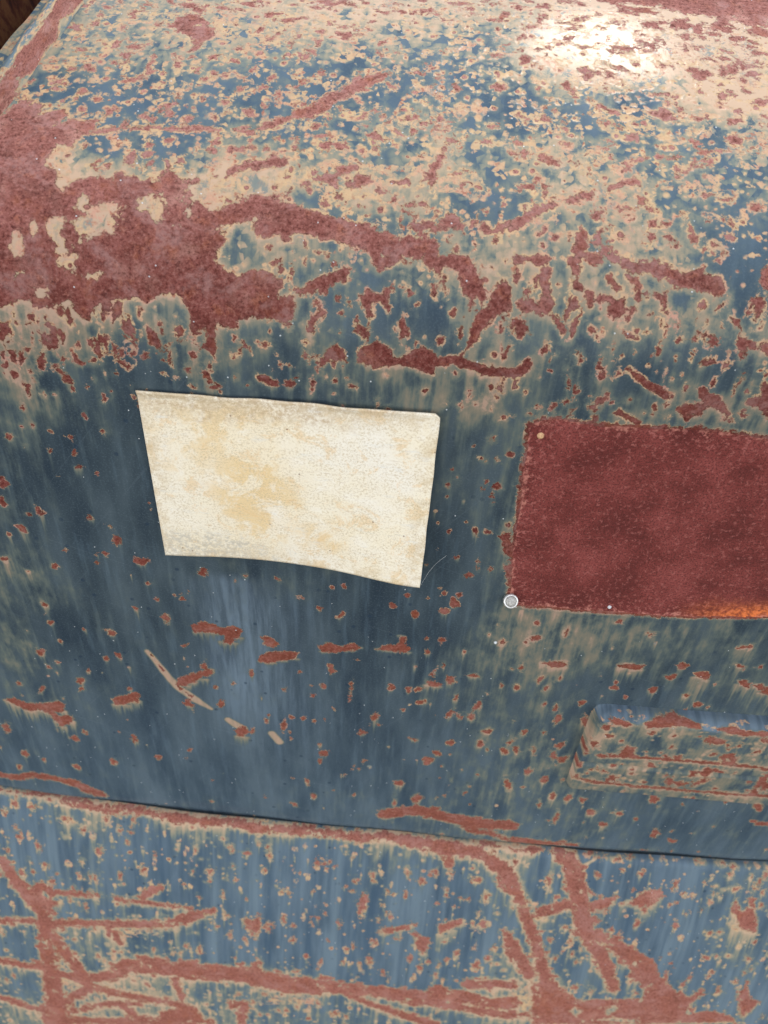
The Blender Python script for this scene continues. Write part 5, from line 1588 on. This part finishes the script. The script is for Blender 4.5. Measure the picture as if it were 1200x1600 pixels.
# rolled edge along the left of the top
RV = [(-284.0, 116.6), (-270.0, 156.3), (-264.6, 171.9), (-261.2, 189.9), (-257.3, 222.5), (-252.9, 244.3), (-250.1, 276.0), (-247.9, 284.6)]
def ridge():
    pts = []
    for s, t in RV:
        p, n = upos(np.array([s]), np.array([t])); pts.append((Vector(p[0]), Vector(n[0])))
    # resample
    d = [0]
    for (a, _), (b, _) in zip(pts[:-1], pts[1:]): d.append(d[-1]+(b-a).length)
    q = np.linspace(0, d[-1], 220)
    P = np.stack([np.interp(q, d, [p[0][k] for p in pts]) for k in range(3)], -1)
    Nn = np.stack([np.interp(q, d, [p[1][k] for p in pts]) for k in range(3)], -1)
    ker = np.hanning(41); ker /= ker.sum()
    sm = lambda a: np.stack([np.convolve(np.pad(a[:, k], 20, mode='edge'), ker, 'valid') for k in range(3)], -1)
    P = sm(P)
    tan = np.gradient(P, axis=0); tan /= np.linalg.norm(tan, axis=1)[:, None]
    lat = np.cross(Nn, tan); lat /= np.linalg.norm(lat, axis=1)[:, None]
    if lat[len(lat)//2, 0] > 0: lat = -lat
    u = np.linspace(0, 1, 60)
    cx = np.interp(u, [0, .1, .3, .5, .62, .75, .88, 1], [-1, 1, 4, 7, 10, 13, 15, 16]); cz = np.interp(u, [0, .1, .3, .5, .62, .75, .88, 1], [-1, 2, 7, 10, 11, 10, 5, -8])
    k5 = np.hanning(9); k5 /= k5.sum()
    cx = np.convolve(np.pad(cx, 4, mode='edge'), k5, 'valid'); cz = np.convolve(np.pad(cz, 4, mode='edge'), k5, 'valid')
    C = P[:, None]+lat[:, None]*cx[None, :, None]/1000+Nn[:, None]*cz[None, :, None]/1000
    st = np.stack([np.broadcast_to(u*0.09+11, (220, 60)), np.broadcast_to((q*1)[:, None], (220, 60)), np.zeros((220, 60))], -1)
    uu = np.broadcast_to(u, (220, 60)); qq_ = np.broadcast_to(q[:, None]*1000, (220, 60))
    d_r = (np.abs(uu-0.27)-0.19)*90+5*np.sin(qq_/19)*np.sin(qq_/7+1)+4*np.sin(qq_/11+uu*9)
    d_r = np.where(qq_ < 75, np.minimum(d_r, (0.05+uu)*0-4+0.12*np.maximum(qq_-30, 0)), d_r)
    d_c = (np.abs(uu-0.53)-0.07)*60+4*np.sin(qq_/13+2)
    z = np.zeros((220, 60))
    at = {'dr': d_r, 'dc': d_c, 'run': z, 'stain': z+0.25, 'rim': z+2.2, 'zone': z+1, 'lighten': z+0.45+0.25*np.exp(-((uu-0.55)/0.1)**2), 'wide': z+0.8, 'blis': z+0.3}
    at = {k: v.ravel() for k, v in at.items()}; at['st'] = st.reshape(-1, 3)
    return C, grid_faces(220, 60), at, P, lat, Nn
C_, Fr, ar, RP, RL, RN = ridge()
nrm = np.cross(C_[110, 20]-C_[110, 19], C_[111, 20]-C_[110, 20])
link('rolled_edge', mesh_np('rolled_edge', C_.reshape(-1, 3), Fr if nrm @ RN[110] < 0 else Fr[:, ::-1], ar), M_PAINT, BODY)

# dark side panel behind the rolled edge
g = NT('dark_brown_rust'); tc = g.n('ShaderNodeTexCoord').outputs['Object']
n1 = g.noise(g.scale(tc, (1, 1, 0.6)), 60, 6, 0.7, 0.6)
c = g.ramp(n1, [(0.38, (0.012, 0.004, 0.003)), (0.48, (0.030, 0.009, 0.005)), (0.55, (0.050, 0.021, 0.009)), (0.64, (0.036, 0.006, 0.004))])
g.put(g.b.inputs['Base Color'], c); g.b.inputs['Roughness'].default_value = 0.95; g.b.inputs['Specular IOR Level'].default_value = 0.05
bp = g.n('ShaderNodeBump'); bp.inputs['Strength'].default_value = 0.7; bp.inputs['Distance'].default_value = 0.002
g.put(bp.inputs['Height'], n1); g.put(g.b.inputs['Normal'], bp.outputs[0])
M_SIDE = g.m
A = RP+RL*0.019-RN*0.025
nA = len(A); up = np.array([-0.25, 0.0, 1.0])
rows = [A+up*h+RL*0.004*math.sin(h*30) for h in np.linspace(0, 0.34, 16)]
side_co = np.concatenate(rows); sf = grid_faces(16, nA)
link('side_panel', mesh_np('side_panel', side_co, sf), M_SIDE, BODY)

# bolt and rivets
def lathe(name, prof, loc, axis, mat, parent, seg=40, ecc=1.0):
    ax = Vector(axis).normalized(); q = ax.to_track_quat('Z', 'Y')
    v = []; f = []
    for r, h in prof:
        for k in range(seg):
            a = 2*math.pi*k/seg; v.append(q @ Vector((r*math.cos(a), r*math.sin(a)*ecc, h)))
    for i in range(len(prof)-1):
        for k in range(seg): f.append((i*seg+k, i*seg+(k+1) % seg, (i+1)*seg+(k+1) % seg, (i+1)*seg+k))
    f.append(tuple((len(prof)-1)*seg+k for k in range(seg))); f.append(tuple(reversed(range(seg))))
    me = bpy.data.meshes.new(name); me.from_pydata(v, [], f); me.shade_smooth() if hasattr(me, 'shade_smooth') else None
    o = link(name, me, mat, parent); o.location = loc
    return o
M_STEEL = simple('dull_zinc', (0.46, 0.44, 0.41), 0.5, 0.35, (0.30, 0.28, 0.25), 700, 0.0002)
M_RIM = simple('bright_zinc', (0.80, 0.78, 0.75), 0.32, 0.5, (0.6, 0.57, 0.53), 500)
OUT = (0, -1, 0)
BOUT = (0.05, -0.86, 0.5)                                # the bolt sits crooked, tipped upwards
bolt = lathe('bolt', [(0.0042, -0.004), (0.0042, 0.0010), (0.0040, 0.0019), (0.0030, 0.0023), (0.0010, 0.0025)], (0.0940, -0.0030, -0.4225), BOUT, M_STEEL, BODY)
bolt['label'] = 'pale round bolt head at the lower left corner of the rust rectangle'
lathe('bolt_rim', [(0.0057, -0.003), (0.0058, 0.0006), (0.0056, 0.0016), (0.0050, 0.0021), (0.0044, 0.0017), (0.0042, 0.0009)], (0, 0, 0), BOUT, M_RIM, bolt)
M_TAN = simple('tan_rivet', (0.62, 0.38, 0.20), 0.7, 0, (0.45, 0.24, 0.12), 600)
riv = lathe('rivet', [(0.0024, -0.002), (0.0024, 0.0008), (0.0018, 0.0017), (0.0008, 0.0020)], (0.0905, 0.0, -0.2713), OUT, M_TAN, BODY, 20)
riv['label'] = 'small tan rivet near the upper left corner of the rust rectangle'

# ------------------------------------------------------------------ card leaning on the panel
def card():
    nu, nv = 120, 90
    u, v = np.meshgrid(np.linspace(0, 1, nu), np.linspace(0, 1, nv))       # v: 0 top .. 1 bottom
    TL, TR, BL, BR = (np.array(p) for p in ((-0.1760, -0.0028, -0.2590), (0.0232, -0.0060, -0.2575), (-0.1742, -0.0050, -0.4018), (0.0218, -0.0180, -0.4020)))
    P = ((1-u)*(1-v))[..., None]*TL+(u*(1-v))[..., None]*TR+((1-u)*v)[..., None]*BL+(u*v)[..., None]*BR
    # the lower edge is pulled down and out towards the loose right corner
    P[..., 2] += 0.0045*np.sin(np.pi*u)*v**2*smooth(0.2, 0.75, 1-np.abs(u-0.45)*1.3)
    P[..., 1] -= 0.0012*np.sin(np.pi*v)*np.sin(np.pi*u)*(1-u)
    P[..., 1] += 0.004*v*v*np.sin(np.pi*np.clip(u*1.1, 0, 1))
    edge = np.exp(-v*nv/2.2)
    P[..., 2] += edge*0.0007*np.sin(u*23+1)*np.sin(u*9+2)*smooth(0.1, 0.3, u)*(1-smooth(0.6, 0.9, u))
    P[..., 0] += (np.exp(-(1-u)*nu/2)*0.00025*np.sin(v*23)*np.sin(v*7))
    P[..., 1] -= 0.0016*smooth(0.04, 0.0, v)*(0.6+0.4*np.sin(u*9+1))           # turned top rim
    # rounded corner at the upper right
    r = 0.018; cu = np.clip((u-(1-r))/r, 0, 1); cv = np.clip((r*1.3-v)/(r*1.3), 0, 1)
    k = cu*cv; P[..., 0] -= k*0.0016; P[..., 2] -= k*0.0016
    th = 0.0012
    back = P.copy(); back[..., 1] += th
    nP = nu*nv
    f = grid_faces(nv, nu)
    fs = [f[:, ::-1], f+nP]
    idx = np.arange(nP).reshape(nv, nu)
    ring = np.concatenate([idx[0], idx[1:, -1], idx[-1, -2::-1], idx[-2:0:-1, 0]])
    r2 = np.roll(ring, -1)
    side = np.stack([ring, r2, r2+nP, ring+nP], 1)
    co = np.concatenate([P.reshape(-1, 3), back.reshape(-1, 3)])
    st = np.concatenate([np.stack([u, 1-v, 0*u], -1).reshape(-1, 3)]*2)
    o = np.array([-0.0765, 0, -0.405])
    return mesh_np('blank_plate', co-o, np.concatenate(fs+[side]), {'st': st}), o
def card_mat():
    g = NT('stained_cream_board'); uv = g.attr('st', 'Vector'); q = g.scale(uv, (0.2, 0.15, 1))
    sx = g.n('ShaderNodeSeparateXYZ'); g.put(sx.inputs[0], uv); x, y = sx.outputs[0], sx.outputs[1]
    big = g.noise(q, 14, 5, 0.62, 0.3); mid = g.noise(q, 75, 5, 0.7); fine = g.noise(q, 600, 3, 0.75)
    c = g.mix(g.mr(big, 0.35, 0.65), (0.82, 0.72, 0.54), (0.82, 0.75, 0.63))
    # yellow stain in the left middle
    def blob(cx, cy, rx, ry):
        dx = g.math('DIVIDE', g.math('SUBTRACT', x, cx), rx); dy = g.math('DIVIDE', g.math('SUBTRACT', y, cy), ry)
        return g.math('ADD', g.math('MULTIPLY', dx, dx), g.math('MULTIPLY', dy, dy))
    yl = g.math('MAXIMUM', g.math('MAXIMUM', g.mr(blob(0.37, 0.45, 0.22, 0.5), 0, 1, 1, 0), g.mr(blob(0.12, 0.75, 0.2, 0.35), 0, 1, 0.6, 0)), g.mr(blob(0.3, 0.82, 0.28, 0.22), 0, 1, 0.8, 0))
    yl = g.math('MAXIMUM', yl, g.mr(blob(0.62, 0.22, 0.15, 0.18), 0, 1, 0.7, 0))
    yn = g.mr(g.math('ADD', g.noise(q, 32, 5, 0.7, 0.4), g.math('MULTIPLY', yl, 0.12)), 0.53, 0.64)
    c = g.mix(g.math('MULTIPLY', yn, g.math('MULTIPLY', yl, 0.85)), c, (0.72, 0.50, 0.22))
    c = g.mix(g.math('MULTIPLY', yl, 0.25), c, (0.80, 0.62, 0.38))
    blt = g.noise(q, 45, 6, 0.75, 0.6)
    c = g.mix(g.mr(blt, 0.54, 0.62, 0, 0.6), c, (0.74, 0.51, 0.26))
    c = g.mix(g.mr(blt, 0.36, 0.46, 0.45, 0), c, (0.86, 0.80, 0.70))
    # dirt at the rims
    e = g.math('MINIMUM', g.math('MINIMUM', x, g.math('SUBTRACT', 1, x)), g.math('MINIMUM', g.math('MULTIPLY', y, 0.75), g.math('MULTIPLY', g.math('SUBTRACT', 1, y), 0.6)))
    ed = g.math('MULTIPLY', g.mr(e, 0.0, 0.09, 1, 0), g.mr(mid, 0.4, 0.62))
    c = g.mix(g.math('MULTIPLY', ed, 0.55), c, (0.55, 0.40, 0.22))
    tl = g.math('MULTIPLY', g.mr(g.math('ADD', blob(0.32, 1.0, 0.6, 0.15), g.math('MULTIPLY', g.math('SUBTRACT', mid, 0.5), 4.5)), 0.1, 1.1, 1, 0), 0.8)
    gr = g.mr(g.noise(q, 260, 5, 0.8), 0.42, 0.58, 0.1, 1)
    c = g.mix(g.math('MULTIPLY', tl, gr), c, (0.47, 0.33, 0.19))
    bl = g.math('MULTIPLY', g.mr(g.math('ADD', blob(0.12, 0.06, 0.36, 0.14), g.math('MULTIPLY', g.math('SUBTRACT', mid, 0.5), 4.5)), 0.1, 1.1, 1, 0), 0.65)
    c = g.mix(g.math('MULTIPLY', bl, gr), c, (0.40, 0.36, 0.30))
    c = g.mix(g.math('MULTIPLY', g.mr(fine, 0.47, 0.62), g.mr(mid, 0.40, 0.58, 0.15, 0.7)), c, (0.56, 0.44, 0.27))
    f2 = g.noise(q, 900, 2, 0.7)
    c = g.mix(g.math('MULTIPLY', g.mr(f2, 0.56, 0.66), g.mr(g.noise(q, 22, 4, 0.7), 0.42, 0.6, 0.12, 0.6)), c, (0.36, 0.27, 0.17))
    c = g.mix(g.math('MULTIPLY', g.mr(f2, 0.34, 0.44, 1, 0), 0.12), c, (0.88, 0.84, 0.76))
    mp = g.n('ShaderNodeMapping'); mp.inputs['Rotation'].default_value = (0, 0, 0.5); mp.inputs['Scale'].default_value = (60, 900, 1); g.put(mp.inputs[0], q)
    sc = g.noise(mp.outputs[0], 1.0, 2, 0.5)
    c = g.mix(g.math('MULTIPLY', g.mr(sc, 0.66, 0.72), 0.4), c, (0.42, 0.28, 0.16))
    gy = g.mr(g.noise(g.scale(uv, (0.2, 0.6, 1)), 30, 4, 0.7), 0.56, 0.72, 0, 0.45)
    c = g.mix(gy, c, (0.66, 0.65, 0.62))
    vd = g.voro(q, 130); vc = g.n('ShaderNodeSeparateColor'); g.put(vc.inputs[0], g.voro(q, 130, 'Color'))
    sp = g.math('MULTIPLY', g.mr(vd, 0.05, 0.12, 1, 0), g.math('GREATER_THAN', vc.outputs[0], 0.86))
    c = g.mix(g.math('MULTIPLY', sp, 0.85), c, (0.22, 0.12, 0.07))
    g.put(g.b.inputs['Base Color'], c); g.b.inputs['Roughness'].default_value = 0.62; g.b.inputs['Specular IOR Level'].default_value = 0.3
    bp = g.n('ShaderNodeBump'); bp.inputs['Strength'].default_value = 0.2; bp.inputs['Distance'].default_value = 0.0004
    g.put(bp.inputs['Height'], g.math('ADD', g.math('MULTIPLY', mid, 0.7), g.math('MULTIPLY', fine, 0.3))); g.put(g.b.inputs['Normal'], bp.outputs[0])
    return g.m
cm, co0 = card()
co_ = link('blank_plate', cm, card_mat()); co_.location = co0
co_['label'] = 'blank cream plate with yellow stains, lower right corner bent out'; co_['category'] = 'plate'

# ------------------------------------------------------------------ beads of water and loose fibres
g = NT('water'); g.b.inputs['Base Color'].default_value = (0.95, 0.97, 0.97, 1); g.b.inputs['Roughness'].default_value = 0.12
g.b.inputs['Transmission Weight'].default_value = 0.35; g.b.inputs['IOR'].default_value = 1.33
M_WATER = g.m
def bead(loc, r, label):
    o = lathe('water_bead', [(r, -r*0.3), (r*0.97, r*0.2), (r*0.8, r*0.6), (r*0.45, r*0.88), (r*0.1, r*0.97)], loc, OUT, M_WATER, None, 16)
    o['label'] = label; o['category'] = 'water bead'; o['group'] = 'water beads on the blue paint'
bead((0.1713, -0.0006, -0.4225), 0.0016, 'largest water bead on the bottom edge of the rust rectangle')
bead((0.0896, -0.0004, -0.4740), 0.0014, 'small white water bead on blue paint below the bolt')
bead((0.1759, -0.0004, -0.4460), 0.0009, 'tiny water bead hanging below the rust rectangle')

def fibre(name, pts, r, mat, label, cat):
    cu = bpy.data.curves.new(name, 'CURVE'); cu.dimensions = '3D'; cu.bevel_depth = r; cu.bevel_resolution = 1
    s = cu.splines.new('NURBS'); s.points.add(len(pts)-1)
    for p, q in zip(s.points, pts): p.co = (*q, 1)
    s.use_endpoint_u = True; s.order_u = 3
    tmp = bpy.data.objects.new(name, cu); COL.objects.link(tmp)
    dg = bpy.context.evaluated_depsgraph_get(); me = bpy.data.meshes.new_from_object(tmp.evaluated_get(dg))
    bpy.data.objects.remove(tmp); me.name = name
    o = link(name, me, mat); o['label'] = label; o['category'] = cat
M_FIB = simple('pale_fibre', (0.75, 0.75, 0.72), 0.5)
fibre('cobweb_strand', [(0.0225, -0.013, -0.4040), (0.0250, -0.009, -0.4005), (0.0290, -0.004, -0.3950), (0.0350, -0.001, -0.3880), (0.0400, -0.0005, -0.3830)], 0.00007, M_FIB, 'fine cobweb strand from the bent lower right corner of the plate', 'cobweb')
fibre('straw', [(0.0978, 0.2553, -0.0447), (0.1028, 0.2434, -0.0500), (0.1055, 0.2349, -0.0530), (0.1086, 0.2266, -0.0565)], 0.0004, M_FIB, 'thin white straw lying at the top edge of the rusted shoulder', 'straw')
